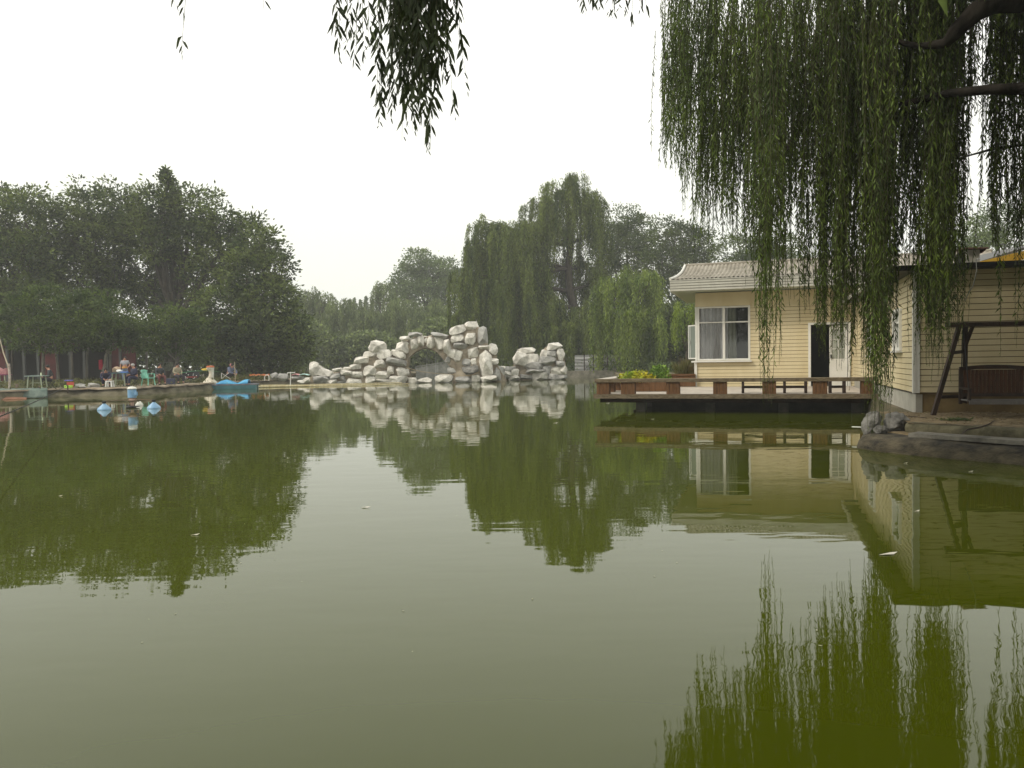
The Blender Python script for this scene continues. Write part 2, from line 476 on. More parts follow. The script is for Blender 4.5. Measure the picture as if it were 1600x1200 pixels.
# ------------------------------------------------------------------ boulders
def boulder_mb(c, r, seed, rot=0.0, facets=13, sub=3, rough=0.05, npts=15):
    rs = random.Random(seed)
    bm = bmesh.new()
    for _ in range(npts):
        n = Vector((rs.gauss(0, 1), rs.gauss(0, 1), rs.gauss(0, 1))).normalized()
        bm.verts.new(Vector((max(-.86, min(.86, n.x)), n.y, max(-.82, min(.82, n.z)))) * rs.uniform(0.95, 1.1))
    for sx in (-1, 1):
        for sz in (-1, 1): bm.verts.new((sx * rs.uniform(.5, .8), rs.uniform(-.6, .3), sz * rs.uniform(.5, .8)))
    bmesh.ops.convex_hull(bm, input=bm.verts[:])
    bmesh.ops.delete(bm, geom=[v for v in bm.verts if not v.link_faces], context='VERTS')
    bmesh.ops.dissolve_limit(bm, angle_limit=R(9), verts=bm.verts[:], edges=bm.edges[:])
    bmesh.ops.bevel(bm, geom=bm.edges[:], offset=0.045, segments=2, affect='EDGES', profile=0.6)
    bmesh.ops.triangulate(bm, faces=bm.faces[:])
    for _ in range(2):
        bmesh.ops.subdivide_edges(bm, edges=[e for e in bm.edges if e.calc_length() > 0.28], cuts=1)
        bmesh.ops.triangulate(bm, faces=[f for f in bm.faces if len(f.verts) > 3])
    M = Euler((rs.uniform(-0.15, 0.15), rot, rs.uniform(-0.2, 0.3))).to_matrix()
    off = Vector((seed * 1.37, seed * 0.7, 0))
    m = MB(); vs = []
    for v in bm.verts:
        p = v.co.copy()
        p *= 1 + rough * 1.2 * noise.noise(p * 1.6 + off) + rough * 0.9 * noise.noise(p * 5 + off)
        p = Vector((p.x * r[0], p.y * r[1], p.z * r[2]))
        vs.append(M @ p + Vector(c))
    bm.verts.index_update()
    m.add(vs, [tuple(v.index for v in f.verts) for f in bm.faces])
    bm.free()
    return m

def rockery(name, label, rocks, D, mort_polys, depth, base, lit=None):
    t = thing(name, label, 'rockery', base)
    for i, rk in enumerate(rocks):
        px, py, rx, rz = rk[:4]
        rot = rk[4] if len(rk) > 4 else random.uniform(-0.15, 0.15)
        dd = rk[5] if len(rk) > 5 else 0
        mt = rk[6] if len(rk) > 6 else (ROCK if random.random() < 0.8 else ROCKG)
        d = D + dd + random.uniform(-0.15, 0.15)
        c = at(px, py, d); k = pxm(d)
        boulder_mb(c, (rx * k * 1.28, max(rx, rz) * k * 0.72 + 0.15, rz * k * 1.26), i * 7 + 3, rot).build('boulder', mt, t)
    for poly in mort_polys:
        pts = [at(x, y, D - 0.02) for x, y in poly]
        m = MB().prism(pts, (0, depth, 0))
        o = m.build('mortar', MORT, t)
        bm = bmesh.new(); bm.from_mesh(o.data)
        bmesh.ops.triangulate(bm, faces=bm.faces)
        for _ in range(3):
            bmesh.ops.subdivide_edges(bm, edges=[e for e in bm.edges if e.calc_length() > 0.45], cuts=1)
            bmesh.ops.triangulate(bm, faces=[f for f in bm.faces if len(f.verts) > 3])
        for v in bm.verts:
            v.co += Vector((noise.noise(v.co * 1.3), noise.noise(v.co * 1.3 + Vector((9, 0, 0))), noise.noise(v.co * 1.3 + Vector((0, 7, 0))))) * 0.22
        bm.to_mesh(o.data); bm.free()
    return t

R1 = [(589.5, 541, 13, 9), (579, 552.4, 10, 5), (601, 553.5, 11, 7), (622.7, 554, 11, 6, 0.5), (566.4, 562.5, 15, 5.5), (555.7, 572.7, 10, 4.3), (593, 568, 10, 7),
      (618.7, 564.8, 15, 6.5, 0.15), (578, 579.4, 9, 9), (543, 576, 8, 3), (596, 586, 11, 6.5), (611, 579, 6, 7), (629, 581.7, 9.5, 7.5, 0.2), (579.4, 594.6, 8, 6.5), (623, 593, 15, 6),
      (600.7, 596, 13, 4), (558, 585, 10, 5.5), (554.6, 596, 12.5, 4.5), (628.9, 543, 10.5, 10), (632, 528.8, 7, 3.5), (645.7, 536, 7, 9.5, -0.4), (649, 523.2, 10, 3.5), (657, 533.3, 5.5, 9.5),
      (664.9, 535, 4.5, 9, 0, 0.2), (673.9, 535, 6, 10), (686, 536, 7, 10), (687, 523.7, 12.5, 4), (698.6, 541, 5.5, 12), (715, 515.6, 12, 6.5, -0.3), (736, 509.4, 10, 7.5), (714.4, 528.8, 10.5, 6.5),
      (735, 529, 8, 10), (753.8, 525, 7.5, 14), (718.8, 540, 11.5, 5, 0.15), (738.8, 551, 8.5, 9), (707.5, 552.5, 7, 7.5), (716, 556, 5, 9, 0.5), (755.6, 542.5, 8, 3), (770, 545, 6.5, 9),
      (760, 567.5, 10.5, 18, 0, -0.2), (728.8, 566, 9, 5.5, 0, 0.1, ROCKG), (740, 565.6, 5, 6), (735, 577.5, 12, 7, -0.15, -0.1, ROCKD), (713.8, 571, 8, 6, 0, 0.2, ROCKG), (707, 579, 8, 5, 0, 0.2, ROCKG),
      (778.8, 582.5, 9, 11, 0.3), (771, 565, 7, 5), (743.8, 592, 6.5, 6.5), (725, 593, 11.5, 5, 0, 0, ROCKG), (766, 591, 14, 5), (694, 591, 13, 6), (664.9, 595, 11, 4.5), (644.6, 594.6, 7, 4.5),
      (492, 576, 8, 11, 0.0), (499, 577, 10, 6, 0.6), (507, 582, 13, 6), (528, 578, 8, 3), (502, 592, 12, 6.5), (523, 588, 10, 4.5), (517, 596.5, 9, 3.5), (538, 590, 8, 4), (542, 583, 10, 4, 0.1), (481, 594, 7, 4), (471, 596.5, 6, 3),
      (536, 597, 9, 3.2), (700, 562, 4, 6, 0.5)]
mortar1 = [(478, 600), (486, 590), (497, 584), (515, 583), (540, 579), (556, 569), (566, 560), (580, 549), (600, 549), (614, 552), (622, 542), (632, 531), (650, 526), (672, 525), (700, 524), (710, 520), (718, 512), (736, 508), (756, 514),
           (760, 540), (773, 544), (777, 570), (786, 584), (790, 600), (708, 602), (706, 588), (706, 576), (699, 566), (690, 555), (680, 547.5), (665, 544), (657, 544.5), (647, 551), (638, 560), (636, 575), (640, 588), (640, 602)]
rockery('rockery_arch', 'tall pale boulder rockery with an arch through it standing in the pond', R1, 56.5, [mortar1], 1.7, at(700, 600, 57))
R2 = [(812.5, 560, 10.5, 11), (831, 561, 10.5, 10), (823, 548, 13, 4.5), (832.5, 572.5, 14, 7), (795, 580, 12, 7, 0.2), (804, 582, 7, 6), (802, 590, 10, 4), (822.5, 589, 10, 5), (844, 587.5, 12.5, 7),
      (865, 541, 12, 6, -0.2), (850, 554, 6, 8), (862.5, 554, 9, 7, 0, 0, ROCKG), (876, 554, 6, 10), (855, 564, 14, 7), (855, 579, 8.5, 7.5), (870.6, 579, 8.5, 7.5), (875, 568, 7, 5), (865, 589, 9, 5), (880, 578, 5, 7), (878, 589, 7, 4), (835, 580, 16, 3.5), (789, 589, 8, 4), (792, 584, 9, 5.5), (785, 578, 7, 5.5), (800, 576, 6, 4)]
mortar2 = [(784, 599), (790, 582), (802, 578), (808, 556), (815, 549), (832, 549), (838, 560), (846, 560), (848, 552), (858, 542), (874, 541), (881, 560), (884, 585), (884, 597)]
rockery('rockery_pile', 'smaller pale boulder rockery with two rounded humps beside the arched one', R2, 60.0, [mortar2], 1.4, at(835, 597, 60))

for px, py, rx, rz, D, lab in [(429, 588.5, 7, 7.5, 54, 'upright grey boulder on the shore behind the bamboo poles'), (443, 589.5, 10, 7.5, 54, 'dome shaped grey boulder on the shore left of the white tap post'),
                               (466, 592, 12, 4.5, 54, 'low grey boulder with coloured cloth on it beside the white tap post'),
                               (126.5, 606, 9, 5.5, 41.5, 'grey mossy boulder beside the lime basket on the left shore'), (146, 605.5, 9.5, 6, 41.8, 'sandy round boulder left of the crouching angler')]:
    k = pxm(D); c = at(px, py, D); c.z = max(c.z, GZ + rz * k * 0.6)
    o = boulder_mb(c, (rx * k, rx * k * 0.8, rz * k), int(px), 0).build('boulder', ROCKG)
    tag(o, lab, 'boulder')
for (x, y, z, rx, ry, rz), lab in [((6.22, 13.75, 0.38, 0.17, 0.2, 0.26), 'tall dark weathered rock at the corner of the embankment above the water'),
                                    ((6.62, 13.75, 0.40, 0.24, 0.2, 0.21), 'broad dark weathered rock at the start of the mossy kerb'),
                                    ((6.22, 13.4, 0.30, 0.14, 0.12, 0.1), 'small pale streaked rock wedged low at the embankment corner')]:
    o = boulder_mb((x, y, z), (rx, ry, rz), int(x * 100), 0.2, rough=0.12).build('rock', ROCKD); tag(o, lab, 'rock')

# ------------------------------------------------------------------ buildings
def basis(o_, x, y):   # local (a,b,z): a along x, b outward y
    return Matrix(((x.x, y.x, 0, o_.x), (x.y, y.y, 0, o_.y), (0, 0, 1, 0), (0, 0, 0, 1)))
def siding_mb(rects, M, pitch=0.12, t=0.03, zbase=0):
    """clapboards on a wall; local a along wall, outward -b; rects (a0,a1,z0,z1)"""
    m = MB()
    for a0, a1, z0, z1 in rects:
        k0 = math.floor((z0 - zbase) / pitch)
        z = zbase + k0 * pitch
        while z < z1 - 1e-4:
            lo = max(z + 0.013, z0); hi = min(z + pitch, z1)
            if hi - lo > 0.012:
                vs = [(a0, -t, lo), (a1, -t, lo), (a1, -t * 0.72, hi), (a0, -t * 0.72, hi), (a0, 0, lo), (a1, 0, lo), (a1, 0, hi), (a0, 0, hi)]
                m.add(vs, [(0, 1, 2, 3), (0, 4, 5, 1), (3, 2, 6, 7), (0, 3, 7, 4), (1, 5, 6, 2)])
            z += pitch
    return m.xf(M)
def siding(rects, M, pitch, parent):
    siding_mb(rects, M, pitch).build('wall', CREAM, parent)
    m = MB()
    for a0, a1, z0, z1 in rects:
        m.add([(a0, 0.002, z0), (a1, 0.002, z0), (a1, 0.002, z1), (a0, 0.002, z1), (a0, 0.1, z0), (a1, 0.1, z0), (a1, 0.1, z1), (a0, 0.1, z1)],
              [(0, 1, 2, 3), (7, 6, 5, 4), (0, 4, 5, 1), (1, 5, 6, 2), (2, 6, 7, 3), (3, 7, 4, 0)])
    m.xf(M).build('sheathing', SHEATH, parent)
def holes(a0, a1, z0, z1, ops):
    """split a wall rectangle round openings (a0,a1,z0,z1) that do not overlap in a"""
    out = []; x = a0
    for (b0, b1, y0, y1) in sorted(ops):
        if b0 > x: out.append((x, b0, z0, z1))
        if y0 > z0: out.append((b0, b1, z0, y0))
        if y1 < z1: out.append((b0, b1, y1, z1))
        x = b1
    if x < a1: out.append((x, a1, z0, z1))
    return out
DZ = 0.53   # deck floor
HV = 5.8    # house front plane
uL = onwall_v(1088, 560, HV)[0]
# --- main house
H = thing('lake_house', 'cream clapboard house with corrugated tile roof standing at the back of the timber deck', 'house', loc(uL, HV, DZ))
MF = basis(O + V * HV, U, V)
def rect_px(x0, x1, y0, y1, v):
    a0 = onwall_v(x0, (y0 + y1) / 2, v)[0]; a1 = onwall_v(x1, (y0 + y1) / 2, v)[0]
    zt = onwall_v((x0 + x1) / 2, y0, v)[1]; zb = onwall_v((x0 + x1) / 2, y1, v)[1]
    return a0, a1, zb, zt
W1 = rect_px(1090, 1172, 478.5, 563, HV)
D1 = rect_px(1267, 1325, 507, 592, HV); D1 = (D1[0], D1[1], DZ, D1[3])
ZS = 3.80
HU1 = 12.0
siding(holes(uL, HU1, DZ, W1[2], [(D1[0], D1[1], DZ, W1[2])]) + holes(W1[1], HU1, W1[2], W1[3] + 0.0, [(D1[0], D1[1], W1[2], D1[3])]) , MF, 0.124, H)
m = MB(); m.box(((W1[1] + HU1) / 2, 0.05, (W1[3] + ZS) / 2), (HU1 - W1[1], 0.1, ZS - W1[3])); m.box(((uL + W1[1]) / 2, 0.01, (W1[3] + ZS) / 2 + 0.003), (W1[1] - uL + 0.01, 0.14, ZS - W1[3] - 0.006))
m.xf(MF).build('header_panel', CREAM, H)
# left side wall (plane u = uL) with a window by the corner, back wall, floor
wz0, wz1 = W1[2], W1[3]
ML = basis(O + U * uL, V, U)
siding([(HV, HV + 6, DZ, wz0), (HV + 1.0, HV + 6, wz0, ZS), (HV, HV + 1.0, wz1, ZS)], ML, 0.124, H)
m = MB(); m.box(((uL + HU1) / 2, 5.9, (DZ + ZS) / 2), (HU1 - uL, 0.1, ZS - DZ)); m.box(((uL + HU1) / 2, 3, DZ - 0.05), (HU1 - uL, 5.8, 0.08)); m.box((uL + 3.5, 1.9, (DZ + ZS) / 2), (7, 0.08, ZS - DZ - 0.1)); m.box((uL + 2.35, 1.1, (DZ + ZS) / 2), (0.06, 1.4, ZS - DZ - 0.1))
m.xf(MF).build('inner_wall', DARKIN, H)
MB().box((uL - 0.02, -0.035, (DZ + wz0) / 2), (0.09, 0.07, wz0 - DZ)).xf(MF).build('corner_trim', WHITE, H)
m = MB()
for a in (D1[0] - 0.045, D1[1] + 0.035): m.box((a, -0.035, (DZ + D1[3]) / 2), (0.08, 0.07, D1[3] - DZ))
m.box(((D1[0] + D1[1]) / 2, -0.035, D1[3] + 0.035), (D1[1] - D1[0] + 0.17, 0.07, 0.07))
m.xf(MF).build('door_frame', WHITE, H)
# window 1
wf = MB()
a0, a1, z0, z1 = W1
am = onwall_v(1131, 520, HV)[0]; zt = onwall_v(1131, 503.5, HV)[1]
for a in (a0 + 0.03, am, a1 - 0.03): wf.box((a, -0.0, (z0 + z1) / 2), (0.07 if a != am else 0.09, 0.08, z1 - z0))
for z in (z0 + 0.03, z1 - 0.03): wf.box(((a0 + a1) / 2, 0.004, z), (a1 - a0 - 0.01, 0.07, 0.06))
wf.box(((a0 + a1) / 2, 0.0, zt), (a1 - a0 - 0.02, 0.05, 0.045))
win = wf.xf(MF).build('window', WHITE, H)
m = MB().box(((a0 + a1) / 2, 0.02, (z0 + z1) / 2), (a1 - a0 - 0.05, 0.006, z1 - z0 - 0.05)).xf(MF); m.build('pane', GLASS, win)
m = MB().box(((a0 + a1) / 2 - 0.03, -0.07, z0 - 0.035), (a1 - a0 + 0.16, 0.2, 0.05)).xf(MF); m.build('sill', WHITE, win)
def curtain(x0, x1, z0, z1, b, M, m_, amp=0.035, per=0.13):
    m = MB(); n = int((x1 - x0) / 0.02) + 2; vs = []; fs = []
    for i in range(n):
        x = x0 + (x1 - x0) * i / (n - 1)
        for k, z in enumerate((z0, (z0 + z1) / 2, z1)):
            y = b + amp * math.sin(x * 2 * PI / per + k * 0.3) + 0.4 * amp * math.sin(x * 2 * PI / per * 0.43 + 1)
            vs.append((x + 0.01 * math.sin(9 * x + k), y, z))
    for i in range(n - 1):
        for k in range(2): fs.append((i * 3 + k, (i + 1) * 3 + k, (i + 1) * 3 + k + 1, i * 3 + k + 1))
    return m.add(vs, fs).xf(M)
curtain(a0 + 0.1, am + 0.12, z0 + 0.02, z1 - 0.02, 0.075, MF, CURT).build('curtain', CURT, H, smooth=True)
curtain(am + 0.12, am + 0.42, z0 + 0.02, z1 - 0.02, 0.12, MF, CURT).build('curtain', mat('curtain_green_grey', (0.36, 0.38, 0.32), 0.9), H, smooth=True)
curtain(a0 + 0.03, a0 + 0.14, z0, z1 - 0.6, 0.12, MF, CURTB, 0.02, 0.06).build('curtain', CURTB, H, smooth=True)
# corner window on the left wall with the open casement
wf = MB()
for a in (HV + 0.03, HV + 0.97): wf.box((a, 0, (z0 + z1) / 2), (0.06, 0.07, z1 - z0))
for z in (z0 + 0.03, z1 - 0.03, zt): wf.box((HV + 0.5, 0.003, z), (0.94, 0.06, 0.05))
win2 = wf.xf(ML).build('window', WHITE, H)
MB().box((HV + 0.45, -0.07, z0 - 0.035), (1.05, 0.2, 0.05)).xf(ML).build('sill', WHITE, win2)
ca = onwall_v(1074.5, 535, HV + 0.35)[0]
cz0 = onwall_v(1080, 561, HV + 0.3)[1]; cz1 = onwall_v(1080, 508, HV + 0.3)[1]
cm = MB()
Mc = basis(O + U * ca + V * (HV + 0.55), (U * (uL - ca) - V * 0.45).normalized(), V)
cw = ((U * (uL - ca) - V * 0.45)).length
for a in (0.025, cw - 0.025, 0.13): cm.box((a, 0, (cz0 + cz1) / 2), (0.045 if a != 0.13 else 0.03, 0.04, cz1 - cz0))
for z in (cz0 + 0.02, cz1 - 0.02): cm.box((cw / 2, 0.003, z), (cw - 0.01, 0.035, 0.045))
cas = cm.xf(Mc).build('casement', WHITE, H)
MB().box((cw / 2, 0.0, (cz0 + cz1) / 2), (cw - 0.06, 0.006, cz1 - cz0 - 0.05)).xf(Mc).build('pane', mat('casement_glass', (0.20, 0.23, 0.20), 0.15, spec=0.7), cas)  # pane in an opaque grey-green colour
MB().box((0.13, -0.035, (cz0 + cz1) / 2), (0.03, 0.05, 0.1)).xf(Mc).build('handle', WHITE, cas)
# door leaf: white lower panel, glazed upper half, folded against the right side of the opening
dl0 = onwall_v(1296, 550, HV)[0]; dl1 = D1[1] - 0.02
dz1 = D1[3] - 0.04
zg0 = onwall_v(1310, 560, HV)[1]; zg1 = onwall_v(1310, 515, HV)[1]
dm = MB(); y = 0.03
dm.box(((dl0 + dl1) / 2, y, (DZ + zg0) / 2), (dl1 - dl0, 0.045, zg0 - DZ - 0.01))
for a in (dl0 + 0.04, dl1 - 0.04): dm.box((a, y, (zg0 + dz1) / 2), (0.08, 0.045, dz1 - zg0))
dm.box(((dl0 + dl1) / 2, y, (zg1 + dz1) / 2), (dl1 - dl0 - 0.16, 0.044, dz1 - zg1))
for k in range(1, 3): dm.box(((dl0 + dl1) / 2, y, zg0 + (zg1 - zg0) * k / 3), (dl1 - dl0 - 0.16, 0.03, 0.02))
dm.box(((dl0 + dl1) / 2, y, (zg0 + zg1) / 2), (0.02, 0.031, zg1 - zg0))
door = dm.xf(MF).build('door', WHITE, H)
MB().box(((dl0 + dl1) / 2, y + 0.004, (zg0 + zg1) / 2), (dl1 - dl0 - 0.16, 0.008, zg1 - zg0)).xf(MF).build('pane', mat('frosted_glass', (0.30, 0.32, 0.27), 0.35, spec=0.5), door)
MB().box((dl0 + 0.045, -0.03, DZ + 1.0), (0.03, 0.07, 0.12)).xf(MF).build('handle', BLACK, door)
# eaves, fascia, roof
VF = 4.8
uE = onwall_v(1047, 445, VF)[0]
zf0 = onwall_v(1047, 455.5, VF)[1]; zf1 = onwall_v(1047, 439, VF)[1]
m = MB(); hb = (zf1 - zf0) / 4
for k in range(4):
    z = zf0 + hb * k
    m.box(((uE + HU1) / 2, -1.0 + 0.0 + 0.012 * (k % 1), z + hb / 2 - 0.006), (HU1 - uE, 0.05, hb - 0.028))
    m.box((uE + 0.01, 2.3, z + hb / 2 - 0.006), (0.05, 6.5, hb - 0.028))
m.box(((uE + HU1) / 2, -0.972, (zf0 + zf1) / 2), (HU1 - uE - 0.04, 0.02, zf1 - zf0 - 0.01))
m.box((uE + 0.04, 2.3, (zf0 + zf1) / 2), (0.02, 6.5, zf1 - zf0 - 0.01))
m.box(((uE + HU1) / 2, -0.98, zf1 + 0.012), (HU1 - uE + 0.04, 0.12, 0.03))
m.xf(MF).build('fascia', FASC, H)
m = MB(); m.box(((uE + HU1) / 2, 2.28, zf0 + 0.03), (HU1 - uE - 0.08, 6.45, 0.04)); m.xf(MF).build('soffit', mat('soffit_paint', (0.42, 0.45, 0.36), 0.7), H)
# corrugated tile roof: concave sheet rising to the ridge
zr = onwall_v(1150, 413.5, 7.6)[1]
def roofsheet(u0, u1, back=False):
    m = MB(); n = int((u1 - u0) / 0.0235); rows = 9; vs = []; fs = []
    for i in range(n + 1):
        u = u0 + (u1 - u0) * i / n
        for j in range(rows + 1):
            t = j / rows
            b = -1.0 + t * 2.8
            z = zf1 + 0.02 + (zr - zf1) * (0.45 * t * t + 0.55 * t) + 0.05 * abs(math.sin(u * PI / 0.141)) - 0.02 * ((t * 4) % 1)
            inset = 0.25 * (1 - (1 - t) ** 2) * (1 - (u - u0) / (u1 - u0))
            vs.append((u + inset, b if not back else 3.6 - b, z))
    for i in range(n):
        for j in range(rows):
            a = i * (rows + 1) + j
            fs.append((a, a + rows + 1, a + rows + 2, a + 1))
    m.add(vs, fs)
    return m
rf = roofsheet(uE - 0.02, HU1); r2 = roofsheet(uE - 0.02, HU1, True)
rf.add(r2.v, r2.f)
rt = rf.xf(MF).build('roof', TILE, H)
MB().tube([Vector((uE + 0.22, 1.8, zr + 0.05)), Vector((HU1, 1.8, zr + 0.05))], 0.07, 8).xf(MF).build('ridge_cap', TILE, rt)
MB().tube([Vector((uE + 0.25 * (1 - (1 - t) ** 2), -1.0 + 2.8 * t, zf1 + 0.07 + (zr - zf1) * (0.45 * t * t + 0.55 * t))) for t in (0, .2, .4, .6, .8, 1)], 0.045, 6).xf(MF).build('verge_trim', WHITE, rt)

# --- wing (shed) near right
uW = (Vector((8.0, 15.8, 0)) - O).dot(U); vW = (Vector((8.0, 15.8, 0)) - O).dot(V)
WG = thing('side_wing', 'low cream clapboard building with black flat roof edge behind the garden swing', 'building', loc(uW, vW, 0.43))
zsb = 0.80; zwe = 3.20
MS = basis(O + U * uW, V, U)       # side wall: a along V, outward -U
MFr = basis(O + V * vW, U, V)      # front wall
wa0, _ = onwall_u(1411, 510, uW); wa1, _ = onwall_u(1391, 510, uW)
wzt = 2.55; wzb = 1.67
wins = [(wa0, wa0 + 1.0, wzb, wzt), (wa0 + 4.2, wa0 + 5.3, wzb - 0.1, wzt)]
siding(holes(vW, HV - 0.01, zsb, zwe, wins), MS, 0.115, WG)
siding([(uW, uW + 5, zsb, zwe)], MFr, 0.115, WG)
m = MB(); m.box(((vW + HV) / 2, 0.08, (zsb - 0.6) / 2 + 0.0), (HV - vW - 0.06, 0.12, zsb + 0.55)); m.xf(MS).build('foundation', mat('foundation_render', (0.30, 0.285, 0.24), 0.9, (0.42, 0.40, 0.34), 2, 0.2), WG)
m = MB(); m.box((uW + 2.5, 0.10, 0.35), (4.9, 0.1, 0.88)); m.xf(MFr).build('foundation', mat('foundation_shaded', (0.13, 0.085, 0.035), 0.8, (0.24, 0.17, 0.07), 1.5, 0.2), WG)  # shade on the front put into a darker, browner foundation colour
m = MB(); m.box((vW - 0.012, -0.02, (zsb + zwe) / 2), (0.10, 0.05, zwe - zsb)); m.xf(MS)
m.build('corner_trim', WHITE, WG)
MB().box((uW + 0.035, -0.035, (zsb + zwe) / 2), (0.09, 0.03, zwe - zsb - 0.01)).xf(MFr).build('corner_trim', WHITE, WG)
for (b0, b1, y0, y1) in wins:
    f = MB()
    for a in (b0 + 0.03, b1 - 0.03): f.box((a, -0.03, (y0 + y1) / 2), (0.08, 0.10, y1 - y0))
    for z in (y0 + 0.02, y1 - 0.02): f.box(((b0 + b1) / 2, -0.03, z), (b1 - b0 + 0.08, 0.09, 0.07))
    f.box(((b0 + b1) / 2, -0.025, y1 - 0.28), (b1 - b0 - 0.05, 0.05, 0.04))
    fw = f.xf(MS).build('window', WHITE, WG)
    MB().box(((b0 + b1) / 2, 0.02, (y0 + y1) / 2), (b1 - b0 - 0.05, 0.01, y1 - y0 - 0.05)).xf(MS).build('pane', mat('dim_glass', (0.16, 0.18, 0.15), 0.1, spec=0.8), fw)
    MB().box(((b0 + b1) / 2, -0.08, y0 - 0.04), (b1 - b0 + 0.18, 0.12, 0.035)).xf(MS).build('sill', WHITE, fw)
uR = uW - 0.45; vR = vW - 0.32
m = MB(); m.box(((uR + uW + 5) / 2, (vR - vW) + 0.03, 3.255), (uW + 5 - uR, 0.06, 0.105)); m.xf(MFr).build('roof_edge', BLACK, WG)
m = MB(); m.box((((vR + 0.06) + 4.7) / 2, -0.45, 3.25), (4.7 - vR - 0.06, 0.04, 0.11)); m.box((((vR + 0.06) + 4.7) / 2, -0.46, 3.27), (4.7 - vR - 0.06, 0.05, 0.02)); m.box((((vR + 0.06) + 4.7) / 2, -0.46, 3.215), (4.7 - vR - 0.06, 0.05, 0.02)); m.xf(MS).build('fascia', FASC, WG)
m = MB(); m.box(((uR + uW + 5) / 2 + 0.02, (vR + 4.7) / 2 - vW + 0.03, 3.26), (uW + 5 - uR - 0.08, 4.7 - vR - 0.1, 0.08)); m.xf(MFr).build('roof', mat('roof_felt', (0.10, 0.095, 0.09), 0.9, (0.18, 0.17, 0.16), 2), WG)
# chimney: a thing on the roof
cp = at(1515, 413, 16.4)
ch = thing('flue_box', 'off white boxed flue with a rusty tin cap on the black edged roof', 'chimney', (cp.x, cp.y, 3.30))
MB().box((cp.x, cp.y, 3.30 + 0.19), (0.26, 0.26, 0.38)).build('flue', mat('flue_paint', (0.45, 0.43, 0.36), 0.7, (0.58, 0.56, 0.48), 4), ch)
MB().box((cp.x - 0.165, cp.y + 0.02, 3.30 + 0.17), (0.06, 0.2, 0.34)).build('side_panel', BLACK, ch)
m = MB().box((cp.x + 0.03, cp.y, 3.30 + 0.405), (0.48, 0.42, 0.025)); m.add([(cp.x + 0.27, cp.y - .21, 3.718), (cp.x + .27, cp.y + .21, 3.718), (cp.x + 0.14, cp.y + .2, 3.60), (cp.x + .14, cp.y - .2, 3.60)], [(0, 1, 2, 3)])
m.build('cap', mat('rusty_tin', (0.12, 0.06, 0.04), 0.8, (0.26, 0.16, 0.12), 5), ch)
pts = [at(1522, 400, 16.2), at(1525, 412, 15.1), at(1526, 424, 15.05), at(1521, 445, 15.2), at(1511, 462, 15.4), at(1506, 475, 15.6), at(1503, 500, 15.52)]
pts[0] = Vector((cp.x + 0.12, cp.y - 0.14, 3.5)); pts[1].z = 3.34; pts[-1] = loc((pts[-1] - O).dot(U), vW - 0.04, pts[-1].z)
tag(MB().tube(pts, 0.011, 6).build('cable', mat('cable_grey', (0.3, 0.3, 0.28), 0.6)), 'thin grey cable hanging from the boxed flue down the wall', 'cable')
# yellow edged roof behind
yr = thing('yellow_canopy', 'dark canopy roof with a yellow edge rising behind the boxed flue', 'canopy', at(1600, 560, 20))
A = at(1518, 412, 19.5); B = at(1640, 382, 19.5); B2 = at(1640, 400, 19.5)
A2 = at(1518, 417, 19.5)
MB().prism([A, B, B2, A2], (0, 0.06, 0)).build('edge', mat('yellow_paint', (0.45, 0.26, 0.02), 0.6, (0.60, 0.36, 0.03), 2), yr)
MB().prism([A + Vector((0, 0.065, -0.01)), B + Vector((0, 0.065, 0.12)), B + Vector((0, 0.065, 0.05)), A + Vector((0, .065, -0.06))], (0, 3.0, 0)).build('roof', mat('roof_grey', (0.12, 0.12, 0.115), 0.8), yr)
for p in (A.lerp(B, 0.35), A.lerp(B, 0.95)):
    for dy in (0.15, 2.9): MB().box((p.x, p.y + dy, (p.z + GZ) / 2 - 0.1), (0.1, 0.1, p.z - GZ - 0.1)).build('post', WOODK, yr)

# ------------------------------------------------------------------ deck
DK = thing('timber_deck', 'low timber deck on dark piers over the water in front of the cream house', 'deck', loc(3.5, 2, 0))
UE = uW - 0.02
m = MB()
k = 0
v = 0.02
while v < HV - 0.05:
    m.box((UE / 2, v + 0.065, DZ - 0.02), (UE - 0.02, 0.125, 0.035)); v += 0.133
m.xf(basis(O, U, V)).build('floor_boards', WOODL, DK)
MB().box((UE / 2, -0.03, DZ - 0.055), (UE + 0.06, 0.06, 0.125)).xf(basis(O, U, V)).build('edge_beam', WOODG, DK)
MB().box((-0.04, HV / 2, DZ - 0.055), (0.06, HV, 0.12)).xf(basis(O, U, V)).build('edge_beam', WOODG, DK)
m = MB(); m.box((UE / 2 + 0.02, 0.35, DZ - 0.18), (UE - 0.1, 0.12, 0.14)); m.box((UE / 2 + 0.1, 2.8, DZ - 0.17), (UE - 0.3, 0.12, 0.14)); m.box((UE / 2 + 0.1, 5.5, DZ - 0.17), (UE - 0.3, 0.12, 0.14))
for q in range(9): m.box((0.3 + q * 0.85, HV / 2, DZ - 0.085), (0.08, HV - 0.2, 0.09))
m.xf(basis(O, U, V)).build('joist', WOODK, DK)
for uu in (1.2, 3.2, 5.2, 7.1):
    for vv in (0.75, 3.0, 5.3):
        MB().box((uu, vv, -0.25), (0.26, 0.26, 1.12 - 0.01)).xf(basis(O, U, V)).build('pier', mat('pier_concrete', (0.06, 0.06, 0.045), 0.9, (0.11, 0.10, 0.08), 3), DK)
MB().box((4.6, 1.4, -0.15), (6.3, 0.16, 0.94)).xf(basis(O, U, V)).build('foundation', mat('foundation_shadow', (0.03, 0.03, 0.022), 0.85, (0.06, 0.055, 0.04), 2), DK)  # near-black colour puts the under-deck shadow into this wall
